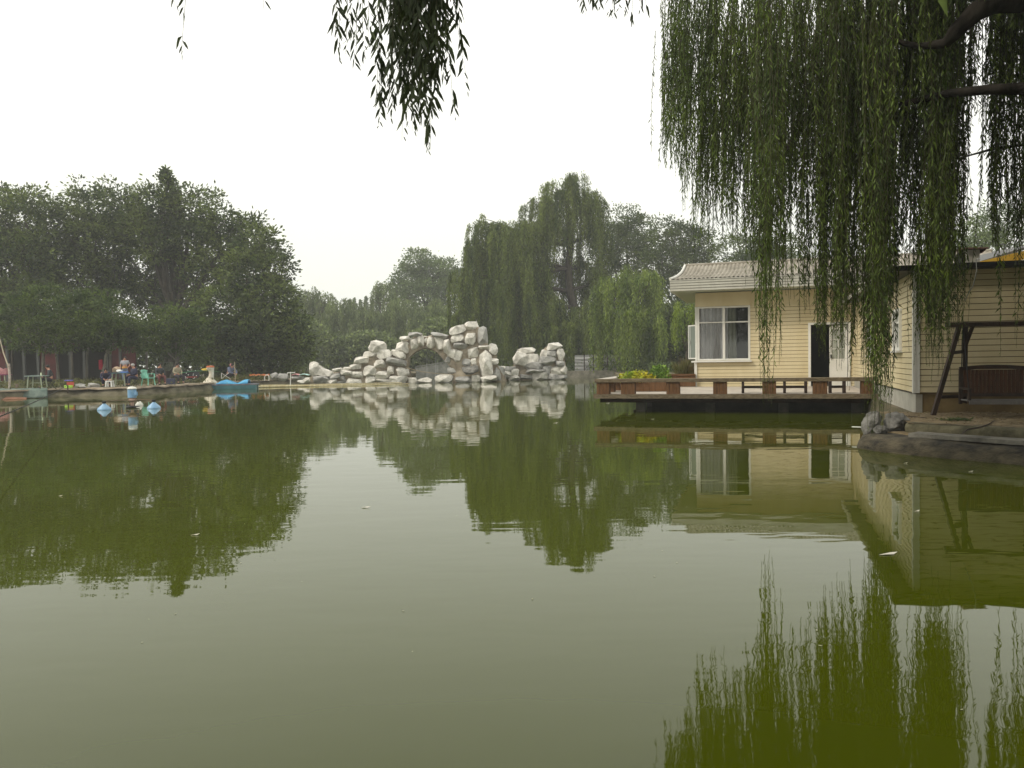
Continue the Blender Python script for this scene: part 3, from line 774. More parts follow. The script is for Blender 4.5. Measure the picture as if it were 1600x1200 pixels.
# low rail with box posts: a thing standing on the deck
RL = thing('deck_rail', 'low weathered rail on wide red brown box posts along the deck edge', 'railing', loc(0, 0, DZ))
RZ = 0.975
MO = basis(O, U, V)
post_px = [(931, 952), (970, 992), (1041, 1062), (1114, 1136), (1191, 1213), (1270, 1293), (1345, 1366)]
for x0, x1 in post_px:
    a0 = max(0.02, onwall_v(x0, 608, 0.02)[0]); a1 = onwall_v(x1, 608, 0.02)[0]
    m = MB(); nb = 4
    for q in range(nb):
        w_ = (a1 - a0) / nb
        m.box((a0 + w_ * (q + 0.5), 0.03, (DZ + RZ - 0.1) / 2 + 0.0), (w_ - 0.008, 0.03, RZ - 0.1 - DZ))
        m.box((a0 + w_ * (q + 0.5), 0.25, (DZ + RZ - 0.1) / 2), (w_ - 0.008, 0.03, RZ - 0.1 - DZ))
    m.box(((a0 + a1) / 2, 0.14, (DZ + RZ - 0.1) / 2), (a1 - a0 - 0.03, 0.188, RZ - 0.11 - DZ))
    m.xf(MO).build('post', WOODR, RL)
MB().box((UE / 2, 0.14, RZ - 0.05), (UE + 0.06, 0.34, 0.1)).xf(MO).build('top_beam', WOODG, RL, bevel=0.008)
m = MB(); m.box((0.14, 3.1, RZ - 0.045), (0.36, 5.5, 0.085)); m.xf(MO).build('top_beam', mat('wood_silvered', (0.34, 0.31, 0.27), 0.7, (0.5, 0.46, 0.40), 4, stretch=(6, 1, 6)), RL, bevel=0.008)
for vv in (0.9, 1.8, 2.9, 4.1, 5.3):
    MB().box((0.14, vv, (DZ + RZ - 0.09) / 2), (0.2, 0.3, RZ - 0.09 - DZ)).xf(MO).build('post', WOODR, RL)
m = MB(); m.box(((0.4 + uL) / 2, HV - 0.1, RZ - 0.02), (uL - 0.45, 0.3, 0.05)); m.box(((0.4 + uL) / 2, HV - 0.1, 0.74), (uL - 0.45, 0.2, 0.39)); m.xf(MO).build('back_panel', WOODR, RL)
# dark slatted benches between rail and house
for i, (x0, x1, lab) in enumerate([(1158, 1262, 'long dark slatted bench seen through the rail below the hanging willow column'), (1294, 1322, 'short dark slatted bench seen through the rail by the white door')]):
    vv = 0.75
    a0 = onwall_v(x0, 605, vv)[0]; a1 = onwall_v(x1, 605, vv)[0]
    bt = thing('slatted_bench', lab, 'bench', loc((a0 + a1) / 2, vv, DZ))
    m = MB()
    for q in range(3): m.box(((a0 + a1) / 2, vv - 0.1 + q * 0.13, DZ + 0.36), (a1 - a0, 0.1, 0.03))
    m.xf(MO).build('seat', WOODK, bt)
    n = max(2, int((a1 - a0) / 0.5) + 1)
    for q in range(n):
        a = a0 + 0.05 + (a1 - a0 - 0.1) * q / (n - 1)
        MB().box((a, vv + 0.03, DZ + 0.172), (0.07, 0.3, 0.34)).xf(MO).build('leg', WOODK, bt)
    MB().box(((a0 + a1) / 2, vv + 0.03, DZ + 0.17), (a1 - a0 - 0.1, 0.04, 0.07)).xf(MO).build('stretcher', WOODK, bt)

# ------------------------------------------------------------------ plants on the deck side
def bush(name, label, c, r, n, m_, L=0.12, W=0.08, group=None, stems=8, cat='plant'):
    t = thing(name, label, cat, c, group)
    P = unit(rng.normal(size=(n, 3))) * (rng.random((n, 1)) ** 0.45) * np.array(r)
    P[:, 2] = np.abs(P[:, 2])
    P = P + np.array(c)
    Dn = unit(rng.normal(size=(n, 3)) + np.array([0, -0.2, 0.5]))
    quads('foliage', leafq(P, Dn, L * rng.uniform(0.6, 1.3, n), W * rng.uniform(0.6, 1.2, n)), m_, t)
    mb = MB()
    for k in range(stems):
        a = rng.uniform(0, 2 * PI); q = rng.uniform(0.2, 0.8)
        mb.tube([Vector(c), Vector(c) + Vector((r[0] * q * math.cos(a) * 0.5, r[1] * q * math.sin(a) * 0.5, r[2] * 0.5)), Vector(c) + Vector((r[0] * q * math.cos(a), r[1] * q * math.sin(a), r[2] * 0.85))], [0.012, 0.008, 0.004], 5)
    mb.build('stem', TWIG, t)
    return t
c = loc(0.75, 1.9, DZ); 
tr = thing('planter_trough', 'brown timber planter trough under the yellow leaved bush', 'planter', loc(1.0, 2.2, DZ))
m = MB(); m.box((1.15, 2.1, DZ + 0.16), (1.3, 0.5, 0.3)); m.xf(MO).build('box', WOODR, tr)
MB().box((1.15, 2.1, DZ + 0.315), (1.22, 0.42, 0.02)).xf(MO).build('soil', mat('soil_dark', (0.05, 0.035, 0.02), 0.95), tr)
bush('yellow_bush', 'low bush with yellow and lime leaves by the left end of the deck rail', loc(0.9, 2.1, DZ + 0.30), (0.66, 0.38, 0.34), 1100, L_YEL, 0.10, 0.08)
bush('green_bush', 'taller fresh green bush behind the yellow leaved one on the deck', loc(1.55, 2.4, DZ + 0.2), (0.42, 0.3, 0.62), 1100, L_BRIGHT, 0.10, 0.07)
gp = loc(2.0, 6.5, 0.5)
t = thing('tall_grass_clump', 'feathery reddish green grass clump left of the open casement', 'plant', gp)
n = 700
a = rng.uniform(0, 2 * PI, n); s = rng.uniform(0.1, 1, n)
P = np.array(gp) + np.stack([0.25 * s * np.cos(a), 0.2 * s * np.sin(a), rng.uniform(0, 0.5, n)], 1)
Dn = unit(np.stack([0.6 * s * np.cos(a), 0.6 * s * np.sin(a), np.full(n, 1.0)], 1))
quads('foliage', leafq(P, Dn, rng.uniform(0.3, 0.75, n), 0.025), L_GRASS, t)

# ------------------------------------------------------------------ garden swing
gs = thing('garden_swing', 'dark timber A frame garden swing with a hanging slatted bench', 'swing', (8.4, 14.6, 0.43))
tB = at(1503, 507.5, 14.7)
Ux = (at(1600, 506.5, 14.45) - tB).normalized(); Ux.z = 0; Ux.normalize()
Uy = Vector((-Ux.y, Ux.x, 0))
bl = 2.55
beam0 = tB - Ux * 0.28; beam1 = tB + Ux * bl
MB().bar(beam0, beam1, 0.075, 0.085).build('beam', WOODK, gs, bevel=0.006)
for end in (0.0, 2.2):
    top = tB + Ux * end
    f = onz(1456, 650, 0.40) - onz(1503, 645, 0.43)
    fl = onz(1457, 652, 0.40) + Ux * end; bk = onz(1507, 645, 0.40) + Ux * end
    MB().bar(top - Uy * 0.0 + Vector((-0.03 * Ux.x, -0.03 * Ux.y, 0.03)), fl, 0.085, 0.07).build('leg', WOODK, gs)
    MB().bar(top + Ux * 0.06 + Vector((0, 0, 0.03)), bk, 0.085, 0.07).build('leg', WOODK, gs)
    MB().bar(fl.lerp(top, 0.22), bk.lerp(top, 0.20), 0.055, 0.06).build('cross_bar', WOODK, gs)
    MB().bar(fl.lerp(top, 0.70), bk.lerp(top, 0.71), 0.05, 0.06).build('cross_bar', WOODK, gs)
    s_ = -1 if end > 1 else 1
    MB().bar(top + Ux * 0.18 * s_ + Vector((0, 0, -0.03)), bk.lerp(top, 0.70), 0.05, 0.05).build('brace', WOODK, gs)
sb0 = at(1504, 580, 14.55); sx0 = (sb0 - tB).dot(Ux)
sb1x = sx0 + 1.12
def sp(a, b, z): 
    q = tB + Ux * a + Uy * b; return Vector((q.x, q.y, z))
zt_ = at(1550, 576, 14.5).z; zb_ = at(1550, 617, 14.5).z; zs_ = at(1550, 628, 14.3).z
seat = MB()
for q in range(5): seat.box(((sx0 + sb1x) / 2, -0.10 - q * 0.1, zs_ + 0.03), (sb1x - sx0, 0.08, 0.022))
MT = Matrix(((Ux.x, Uy.x, 0, tB.x), (Ux.y, Uy.y, 0, tB.y), (0, 0, 1, 0), (0, 0, 0, 1)))
seat.box(((sx0 + sb1x) / 2, -0.56, zs_ + 0.0), (sb1x - sx0, 0.03, 0.06))
seat.xf(MT).build('seat', mat('wood_seat_lit', (0.10, 0.09, 0.08), 0.5, (0.2, 0.19, 0.18), 4), gs)  # paler grey puts the light on the seat edge into its colour
bk = MB()
nsl = 15
for q in range(nsl): bk.box((sx0 + 0.06 + (sb1x - sx0 - 0.12) * (q + 0.5) / nsl, 0.03, (zt_ + zb_) / 2), ((sb1x - sx0 - 0.12) / nsl - 0.008, 0.02, zt_ - zb_ - 0.04))
bo = bk.xf(MT).build('backrest', WOODB, gs)
fr = MB(); 
arc = [(sx0 + (sb1x - sx0) * q / 12, zt_ + 0.035 * math.sin(PI * q / 12)) for q in range(13)]
for q in range(12): fr.bar((arc[q][0], 0.03, arc[q][1]), (arc[q + 1][0], 0.03, arc[q + 1][1]), 0.045, 0.07)
fr.box(((sx0 + sb1x) / 2, 0.03, zb_ - 0.005), (sb1x - sx0, 0.045, 0.06))
for a in (sx0 + 0.02, sb1x - 0.02): fr.box((a, 0.032, (zt_ + zs_) / 2 - 0.03), (0.055, 0.05, zt_ - zs_ + 0.05))
fr.xf(MT).build('back_frame', WOODK, gs)
for a in (sx0 + 0.02, sb1x - 0.02):
    m = MB(); m.box((a, -0.27, zs_ + 0.24), (0.06, 0.55, 0.03)); m.box((a, -0.5, zs_ + 0.12), (0.045, 0.045, 0.24)); m.xf(MT).build('armrest', WOODK, gs)
    for b_ in (0.03, -0.48):
        MB().tube([sp(a, b_, zs_ + 0.2), sp(a + (0.03 if a < 1 else -0.03), 0, tB.z - 0.03)], 0.008, 5).build('chain', BLACK, gs)
# litter on the dirt
def blob_path(px, n_, z, wob, rad, m_, name, lab, cat):
    pts = [onz(x, y, z) for x, y in px]
    tag(MB().tube(pts, rad, 6).build(name, m_), lab, cat)
blob_path([(1503, 678), (1512, 671), (1530, 668), (1545, 663), (1555, 656)], 5, 0.455, 0, [0.006, 0.011, 0.014, 0.010, 0.004], WOODK, 'fallen_branch', 'crooked dark fallen branch across the mossy kerb', 'branch')
blob_path([(1412, 650), (1430, 651), (1448, 653)], 5, 0.45, 0, [0.006, 0.008, 0.004], WOODK, 'fallen_twig', 'short dark twig on the dirt beside the front swing leg', 'twig')
c = onz(1495, 657, 0.44)
n = 260; P = np.array(c) + rng.normal(size=(n, 3)) * np.array([0.13, 0.06, 0.012]) + np.array([0, 0, 0.02])
tag(quads('fallen_spray', leafq(P, unit(rng.normal(size=(n, 3)) * np.array([1, 1, 0.3])), 0.07, 0.016), L_MID), 'small green spray of fallen willow leaves on the dirt', 'leaves')
tag(MB().tube([onz(1331, 667, 0.19), onz(1356, 668, 0.19)], 0.012, 6).build('white_pipe', mat('white_pvc', (0.7, 0.7, 0.66), 0.4)), 'short white pipe poking out over the water by the corner rocks', 'pipe')
n = 1500
P = np.stack([rng.uniform(6.6, 11, n), rng.uniform(10.5, 15.5, n), np.full(n, 0.452)], 1)
keep = (P[:, 1] > 13.3 - (P[:, 0] - 6.62) * 1.18 + 0.3) & ((P[:, 0] - 8) * 0.301 + (P[:, 1] - 15.8) * 0.954 < -0.1)
P = P[keep]
tag(quads('leaf_litter', leafq(P, unit(rng.normal(size=(len(P), 3)) * np.array([1, 1, 0.15])), 0.05, 0.014), leafmat('leaf_dry', (0.10, 0.07, 0.03), (0.3, 0.24, 0.12), 3)), kind='stuff')


# ------------------------------------------------------------------ trees
def limb_path(a, b, bend=0.15, n=5, seed=0):
    rs = random.Random(seed); a = Vector(a); b = Vector(b); L = (b - a).length
    off = Vector((rs.uniform(-1, 1), rs.uniform(-1, 1), rs.uniform(0, 1))) * L * bend
    return [a.lerp(b, k / n) + off * math.sin(PI * k / n) + Vector((rs.uniform(-1, 1), rs.uniform(-1, 1), rs.uniform(-1, 1))) * L * 0.02 * (0 < k < n) for k in range(n + 1)]

def broad_tree(name, label, base, blobs, m_, leaf=0.24, dens=1.0, bark=BARK, tr=0.22, fork=0.35, spiky=0.0, droop=0.0, group=None, clus=0.7, nl=26):
    """blobs: (px, py, r_px, D)"""
    base = Vector(base)
    t = thing(name, label, 'tree', base, group)
    cs = [(at(x, y, D), r * pxm(D)) for x, y, r, D in blobs]
    top = max(c.z for c, r in cs)
    mean = sum((c for c, r in cs), Vector()) / len(cs)
    fk = base.lerp(Vector((mean.x, mean.y, base.z + (top - base.z) * fork)), 1.0)
    fk.z = base.z + (top - base.z) * fork
    m = MB()
    path = limb_path(base - Vector((0, 0, 0.3)), fk, 0.06, 5, len(label))
    m.tube(path, [tr * (1.25 - 0.4 * k / 5) for k in range(6)], 9)
    for i, (c, r) in enumerate(cs):
        p = limb_path(fk - Vector((0, 0, 0.2)), c + Vector((0, 0, r * 0.2)), 0.12, 5, i + 5)
        m.tube(p, [tr * 0.6 * (1 - 0.75 * k / 5) for k in range(6)], 6)
        for j in range(5):
            d = Vector((random.gauss(0, 1), random.gauss(0, 1), random.uniform(-0.2, 1))).normalized()
            m.tube(limb_path(p[3], c + d * r * 0.85, 0.1, 4, j * 3 + i), [tr * 0.22 * (1 - 0.8 * k / 4) for k in range(5)], 5)
    m.build('trunk', bark, t, smooth=True)
    allP = []; allD = []
    for c, r in cs:
        nc = max(9, int(dens * 11 * (r / clus) ** 2))
        d = unit(rng.normal(size=(nc, 3)))
        rad = r * rng.uniform(0.45, 1.08, nc) ** 0.6
        C = np.array(c) + d * rad[:, None] * np.array([1, 0.9, 0.92])
        if spiky:
            C[:, 2] += (rng.random(nc) ** 6) * spiky * (d[:, 2] > 0.1) * min(1, r / 1.5)
        C[:, 2] = np.maximum(C[:, 2], GZ + 0.4)
        cr = clus * rng.uniform(0.5, 1.2, nc) * min(1, r / 0.6)
        P = C[:, None, :] + rng.normal(size=(nc, nl, 3)) * cr[:, None, None] * np.array([0.55, 0.55, 0.32])
        Dn = unit(P - C[:, None, :] + 0.5 * cr[:, None, None] * (d[:, None, :] + rng.normal(size=(nc, nl, 3)) * 0.6)) + np.array([0, 0, -droop])
        allP.append(P.reshape(-1, 3)); allD.append(unit(Dn.reshape(-1, 3)))
    P = np.concatenate(allP); Dn = np.concatenate(allD); n = len(P)
    quads('crown', leafq(P, Dn, leaf * rng.uniform(0.6, 1.3, n), leaf * 0.55 * rng.uniform(0.6, 1.2, n)), m_, t)
    return t

def strands(S, Lh, out, leaf, width, step, sway=0.25, jit=0.05, tip=None):
    """S (n,3) starts, Lh (n,) hanging length, out (n,3) unit outward; returns leaf quads"""
    n = len(S); k = int(Lh.max() / step) + 1
    t = (np.arange(k) * step)[None, :] + rng.uniform(0, step, (n, 1))
    ok = t < Lh[:, None]
    ph = rng.uniform(0, 6.28, (n, 1)); ph2 = rng.uniform(0, 6.28, (n, 1))
    swx = sway * 0.12 * np.sin(t * 0.9 + ph) ; swy = sway * 0.12 * np.sin(t * 0.8 + ph2)
    arc = sway * (1 - np.exp(-t * 1.6))
    rise = 0.0
    P = S[:, None, :] + out[:, None, :] * arc[..., None] + np.stack([swx, swy, -t + 0.25 * sway * np.sin(np.minimum(t * 2, PI))], -1)
    P = P[ok]
    N = len(P)
    P = P + rng.normal(size=(N, 3)) * jit
    Dn = unit(rng.normal(size=(N, 3)) * np.array([0.42, 0.42, 0.25]) + np.array([0, 0, -1.0]))
    return leafq(P, Dn, leaf * rng.uniform(0.65, 1.3, N), width * rng.uniform(0.7, 1.3, N))

def willow_tree(name, label, base, lobes, m_, tr=0.3, fork=0.4, leaf=0.3, width=0.07, step=0.22, dens=1.0, group=None, kn=None, trunk_px=None):
    """lobes: (px, top py, r_px, D, drop_m)"""
    base = Vector(base)
    t = thing(name, label, 'tree', base, group)
    cs = []
    for x, y, r, D, drop in lobes:
        k = pxm(D); c = at(x, y, D); rr = r * k; c.z -= rr * 0.75
        cs.append((c, rr, drop))
    top = max(c.z for c, r, d in cs)
    m = MB()
    if trunk_px:
        tp = [at(x, y, D) for x, y, D in trunk_px]
        tp[0] = base - Vector((0, 0, 0.3))
    else:
        mean = sum((c for c, r, d in cs), Vector()) / len(cs)
        tp = limb_path(base - Vector((0, 0, 0.3)), Vector((mean.x, mean.y, base.z + (top - base.z) * fork)), 0.05, 5, 3)
    m.tube(tp, [tr * (1.2 - 0.7 * k / (len(tp) - 1)) for k in range(len(tp))], 9)
    for i, (c, r, d) in enumerate(cs):
        # limb leaves the trunk at its nearest point below the lobe
        cand = [p for p in tp[1:] if p.z < c.z + r * 0.3] or [tp[1]]
        st = min(cand, key=lambda p: (p - c).length)
        p = limb_path(st, c - Vector((0, 0, r * 0.1)), 0.03, 5, i + 11)
        m.tube(p, [tr * 0.5 * (1 - 0.7 * k / 5) for k in range(6)], 6)
        for j in range(5):
            dd = Vector((random.gauss(0, 1), random.gauss(0, 1), random.uniform(0.1, .8))).normalized()
            m.tube(limb_path(p[3], c + dd * r * 0.6, 0.06, 4, j + i * 5), [tr * 0.2 * (1 - 0.8 * k / 4) for k in range(5)], 5)
    m.build('trunk', BARK, t, smooth=True)
    Q = []
    for c, r, drop in cs:
        nt_ = max(5, int(3.6 * r * r + 3))            # tufts: each a small tress of strands
        g = unit(rng.normal(size=(nt_, 3))); g[:, 2] = np.abs(g[:, 2]) * 1.1 - 0.12
        g = unit(g)
        ns = max(8, int(dens * 62 * r * r / nt_))
        tr_ = rng.uniform(0.30, 0.62, nt_) * min(1.0, r / 2)
        C = np.array(c) + g * r * rng.uniform(0.62, 1.06, (nt_, 1)) * np.array([1, 1, 0.85])
        LT = drop * rng.uniform(0.35, 1.15, nt_)
        for q in range(nt_):
            d = unit(rng.normal(size=(ns, 3)) + g[q] * 0.7)
            S = C[q] + d * tr_[q] * rng.uniform(0.2, 1, (ns, 1)) * np.array([1, 1, 0.7])
            out = unit((d + g[q]) * np.array([1, 1, 0]) + 1e-6)
            Lh = LT[q] * rng.uniform(0.5, 1.1, ns)
            Lh = np.minimum(Lh, S[:, 2] - GZ - 0.2)
            Lh = np.maximum(Lh, 0.4)
            Q.append(strands(S, Lh, out, leaf, width, step, 0.32, 0.05))
        nn = ns * nt_
        d2 = unit(rng.normal(size=(nn, 3)))
        P = np.array(c) + d2 * r * rng.uniform(0.2, 0.85, (nn, 1)) * np.array([1, 1, 0.75])
        Q.append(leafq(P, unit(rng.normal(size=(nn, 3)) * .4 + np.array([0, 0, -1])), leaf * rng.uniform(0.6, 1.2, nn), width * 1.3))
    quads('crown', np.concatenate(Q), m_, t)
    return t

def gb(px, D):   # ground point below a pixel column at depth D
    p = at(px, 560, D); return Vector((p.x, p.y, GZ))

# left mass of trees
broad_tree('broadleaf_tree', 'big dark tree at the left edge of the photo with a broad rounded crown', gb(-20, 66), [(-25, 345, 62, 66), (38, 350, 58, 64), (-40, 430, 75, 65), (25, 425, 62, 63), (70, 400, 45, 66), (0, 480, 60, 64), (60, 470, 48, 64)], L_DARK, 0.32, 1.0, tr=0.4, spiky=1.2)
broad_tree('broadleaf_tree', 'dark tall tree between the left edge tree and the tree with the pointed top', gb(140, 68), [(140, 335, 42, 68), (185, 335, 44, 67), (105, 365, 45, 67), (150, 385, 45, 66), (205, 370, 36, 68), (120, 430, 48, 66), (165, 440, 34, 67)], L_DARK, 0.32, 0.95, tr=0.35, spiky=1.4)
broad_tree('broadleaf_tree', 'tallest left bank tree with a pointed top and bare limbs fanning inside', gb(264, 66), [(261, 271, 3.5, 66), (262, 279, 5, 66), (262, 289, 7, 66), (263, 302, 10, 66), (248, 330, 38, 66), (300, 335, 40, 66), (340, 352, 36, 65), (215, 350, 34, 66), (232, 378, 32, 65), (290, 375, 42, 66), (345, 400, 38, 65), (385, 372, 30, 66), (320, 440, 36, 66), (225, 440, 26, 67), (370, 430, 34, 66), (262, 430, 26, 70), (195, 455, 30, 69), (255, 395, 30, 69), (235, 465, 30, 69), (290, 475, 34, 68), (180, 410, 30, 69)], L_DARK, 0.32, 1.0, tr=0.38, fork=0.30, spiky=1.5)
broad_tree('broadleaf_tree', 'dense dark tree at the right end of the left wood behind the duck boat', gb(395, 62), [(405, 385, 34, 63), (428, 420, 28, 62), (390, 440, 48, 62), (425, 470, 36, 61), (360, 490, 50, 60), (405, 520, 48, 60), (445, 510, 34, 61), (455, 545, 30, 61), (330, 520, 40, 60), (380, 550, 36, 60), (430, 560, 30, 61), (468, 530, 16, 61), (340, 555, 30, 60)], L_DARK, 0.32, 1.15, tr=0.35, fork=0.3)
broad_tree('small_tree', 'small bright leaved tree standing low over the weathered table at the left', gb(60, 52), [(40, 490, 34, 52), (75, 475, 34, 52), (110, 490, 32, 51), (55, 520, 26, 51), (95, 520, 24, 51), (10, 515, 30, 52), (30, 538, 16, 51), (75, 540, 14, 51), (110, 536, 14, 51)], L_FRONT, 0.22, 0.55, tr=0.10, fork=0.45, clus=0.42, nl=30, spiky=0.5, bark=BARKP)
broad_tree('small_tree', 'small bright leaved tree standing low behind the crouching angler', gb(158, 52), [(140, 485, 32, 52), (175, 490, 30, 51), (155, 515, 28, 51), (200, 515, 24, 51), (130, 520, 22, 51), (150, 538, 14, 51), (185, 536, 16, 51), (212, 535, 18, 51)], L_FRONT, 0.22, 0.55, tr=0.09, fork=0.45, clus=0.42, nl=30, spiky=0.5, bark=BARKP)
broad_tree('small_tree', 'small bright leaved tree standing low behind the seated anglers and the green chair', gb(262, 54), [(262, 508, 28, 53), (290, 505, 26, 53), (240, 530, 26, 53), (285, 535, 24, 53), (308, 525, 16, 53), (250, 552, 14, 54), (300, 552, 16, 54)], L_FRONT, 0.22, 0.55, tr=0.10, fork=0.4, clus=0.42, nl=30, spiky=0.5, bark=BARKP)
for i, (px, D, h, lab) in enumerate([(92, 55, 3.2, 'pale straight trunk of a thin tree in front of the red wall'), (113, 56, 3.3, 'thin pale tree trunk right of the red wall'), (134, 54, 3.4, 'thin pale tree trunk behind the lime basket'),
                                     (171, 55, 3.6, 'leaning pale trunk left of the standing man'), (229, 55, 3.2, 'forked pale trunk above the green chair'), (18, 54, 3.4, 'thin dark trunk at the left edge of the wood')]):
    b_ = gb(px, D); tt = thing('thin_tree', lab, 'tree', b_)
    lean = random.uniform(-0.4, 0.4)
    MB().tube([b_ - Vector((0, 0, .2)), b_ + Vector((lean * 0.4, 0, h * 0.5)), b_ + Vector((lean, 0.1, h))], [0.09, 0.075, 0.06], 8).build('trunk', BARKP if i < 5 else BARK, tt, smooth=True)
    n = 900; P = np.array(b_ + Vector((lean, 0, h + 0.5))) + rng.normal(size=(n, 3)) * np.array([0.8, 0.7, 0.4])
    quads('crown', leafq(P, unit(rng.normal(size=(n, 3))), 0.17, 0.10), L_FRONT, tt)

# centre: the big willow and its neighbours
tp = [(900, 575, 76), (899, 520, 76), (897, 480, 76), (890, 455, 76), (888, 420, 76), (892, 380, 76), (888, 340, 76), (885, 315, 76)]
willow_tree('weeping_willow', 'tallest weeping willow with a domed top standing behind the pale rockery', gb(900, 76),
            [(882, 272, 44, 76, 5.0), (915, 300, 34, 76, 5.0), (845, 302, 26, 76, 4.5), (860, 330, 34, 76, 5.0), (925, 345, 26, 77, 6),
             (800, 342, 46, 75, 8.0), (752, 338, 24, 75, 7.5), (775, 352, 36, 74, 9), (825, 350, 36, 76, 8), (762, 372, 42, 75, 9.0), (735, 415, 30, 74, 9.0), (825, 395, 40, 74, 9.0), (780, 440, 44, 73, 8.0), (730, 475, 24, 73, 4.0), (840, 450, 40, 73, 8.0),
             (905, 395, 30, 79, 6.5), (935, 420, 28, 78, 7.0), (870, 400, 26, 79, 6.5), (885, 480, 38, 73, 6.5), (920, 470, 30, 74, 6), (860, 500, 34, 72, 4.5)], L_WIL, 0.42, leaf=0.30, width=0.075, step=0.21, dens=1.7, trunk_px=tp)
willow_tree('weeping_willow', 'lighter green rounded weeping willow beside the corrugated fence left of the house', gb(985, 66),
            [(985, 410, 44, 66, 8.5), (1005, 425, 28, 65, 8.5), (955, 435, 24, 65, 7.5), (970, 470, 34, 64, 6.0), (1010, 480, 26, 64, 5.0)], L_WIL2, 0.3, leaf=0.28, width=0.075, step=0.2, dens=1.9)
willow_tree('small_willow', 'small light green willow hanging beside the open casement of the house', gb(1075, 46), [(1070, 470, 20, 46, 2.6), (1090, 480, 18, 46, 2.4), (1060, 492, 12, 46, 1.6)], L_WIL2, 0.12, leaf=0.18, width=0.045, step=0.14, dens=3.0)
broad_tree('broadleaf_tree', 'grey green tree with open crown right of the tallest willow', gb(975, 88), [(975, 345, 26, 88), (995, 365, 30, 88), (955, 375, 28, 88), (985, 400, 38, 87), (940, 410, 28, 87), (1010, 420, 34, 86)], L_MID, 0.30, 0.85, tr=0.3)
broad_tree('broadleaf_tree', 'dark rounded tree directly behind the left end of the tiled roof', gb(1055, 84), [(1040, 365, 26, 84), (1065, 380, 32, 84), (1095, 385, 28, 84), (1035, 410, 34, 83), (1080, 425, 40, 83), (1050, 470, 44, 82), (1100, 470, 40, 82), (1040, 520, 40, 80), (1090, 530, 44, 80)], L_MID, 0.28, 1.0, tr=0.3)
broad_tree('broadleaf_tree', 'dark tree behind the middle of the tiled roof seen through the hanging willow', gb(1200, 80), [(1150, 395, 30, 80), (1190, 395, 26, 80), (1228, 385, 22, 80), (1240, 415, 30, 80), (1170, 430, 40, 79)], L_MID, 0.28, 0.9, tr=0.3)
broad_tree('broadleaf_tree', 'grey green tree above the yellow edged canopy roof at the right', gb(1540, 60), [(1525, 368, 30, 60), (1560, 350, 34, 60), (1590, 365, 34, 60), (1500, 385, 22, 60), (1545, 395, 34, 60)], L_FAR, 0.24, 1.0, tr=0.25)

# far side of the pond, more haze
far = [(478, 448, 26, 112, 6.5, 'leftmost pale far willow beside the dark left bank wood'), (508, 453, 14, 110, 6.5, 'narrow far willow peeping right of the leftmost pale one'),
       (540, 463, 30, 108, 7, 'low pale far willow under the poplar tips'), (600, 437, 16, 110, 8, 'slim upright far willow left of the rounded plane tree'),
       (575, 480, 26, 106, 6, 'low far willow behind the left end of the arched rockery'), (630, 462, 30, 104, 7, 'far willow above the left shoulder of the rock arch'), (680, 470, 32, 102, 7, 'far willow above the right side of the rock arch'),
       (715, 480, 22, 100, 6, 'shaded far willow behind the highest rocks')]
for x, y, r, D, dr, lab in far:
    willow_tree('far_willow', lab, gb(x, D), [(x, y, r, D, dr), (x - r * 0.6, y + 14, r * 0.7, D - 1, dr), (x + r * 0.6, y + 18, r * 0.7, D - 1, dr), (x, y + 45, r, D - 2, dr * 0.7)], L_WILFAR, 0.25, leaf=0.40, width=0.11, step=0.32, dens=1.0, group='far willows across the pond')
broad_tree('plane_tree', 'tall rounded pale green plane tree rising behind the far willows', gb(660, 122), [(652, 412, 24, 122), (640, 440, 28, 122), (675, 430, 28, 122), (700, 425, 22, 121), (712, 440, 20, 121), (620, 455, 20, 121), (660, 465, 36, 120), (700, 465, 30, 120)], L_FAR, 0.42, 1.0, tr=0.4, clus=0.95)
for i, (px, py, lab) in enumerate([(548, 470, 'first hazy poplar tip from the left'), (556, 467, 'second hazy poplar tip from the left'), (565, 470, 'third hazy poplar tip from the left'), (574, 465, 'fourth hazy poplar tip from the left'), (583, 470, 'hazy poplar tip right against the slim far willow')]):
    D = 165; b_ = gb(px, D); tt = thing('poplar', lab, 'tree', b_, 'hazy poplar tips')
    top = at(px, py, D)
    MB().tube([b_, Vector((b_.x, b_.y, top.z))], [0.2, 0.03], 6).build('trunk', BARK, tt)
    n = 1400; u_ = rng.random(n); z = GZ + 3 + (top.z - GZ - 3) * u_; rr = 1.1 * (1 - u_ ** 3) * rng.random(n) ** 0.5; a = rng.uniform(0, 6.28, n)
    P = np.stack([b_.x + rr * np.cos(a), b_.y + rr * np.sin(a), z], 1)
    quads('crown', leafq(P, unit(rng.normal(size=(n, 3)) + np.array([0, 0, 1])), 0.5, 0.28), L_FAR, tt)

# far wood that closes the view (one mass)
def mass(name, path, h, depth, n, m_, leaf, low=0.0, lab=None):
    pts = [Vector(p) for p in path]; seg = [(pts[i + 1] - pts[i]).length for i in range(len(pts) - 1)]
    tot = sum(seg); Pl = []
    s = rng.uniform(0, tot, n); acc = np.cumsum([0] + seg)
    idx = np.clip(np.searchsorted(acc, s) - 1, 0, len(seg) - 1)
    A = np.array([p[:] for p in pts]); f = (s - acc[idx]) / np.array(seg)[idx]
    B = A[idx] + (A[idx + 1] - A[idx]) * f[:, None]
    hh = h * (0.75 + 0.25 * np.sin(s * 0.55) * np.sin(s * 0.21 + 1)) 
    z = low + hh * rng.random(n) ** 0.8
    off = rng.normal(size=n) * depth * 0.5
    P = np.stack([B[:, 0] + rng.normal(size=n) * 0.4, B[:, 1] + off, GZ + z], 1)
    o = quads(name, leafq(P, unit(rng.normal(size=(n, 3)) + np.array([0, 0, -0.5])), leaf * rng.uniform(0.6, 1.3, n), leaf * 0.6), m_)
    tag(o, kind='stuff')
    if lab: o['label'] = lab
    return o
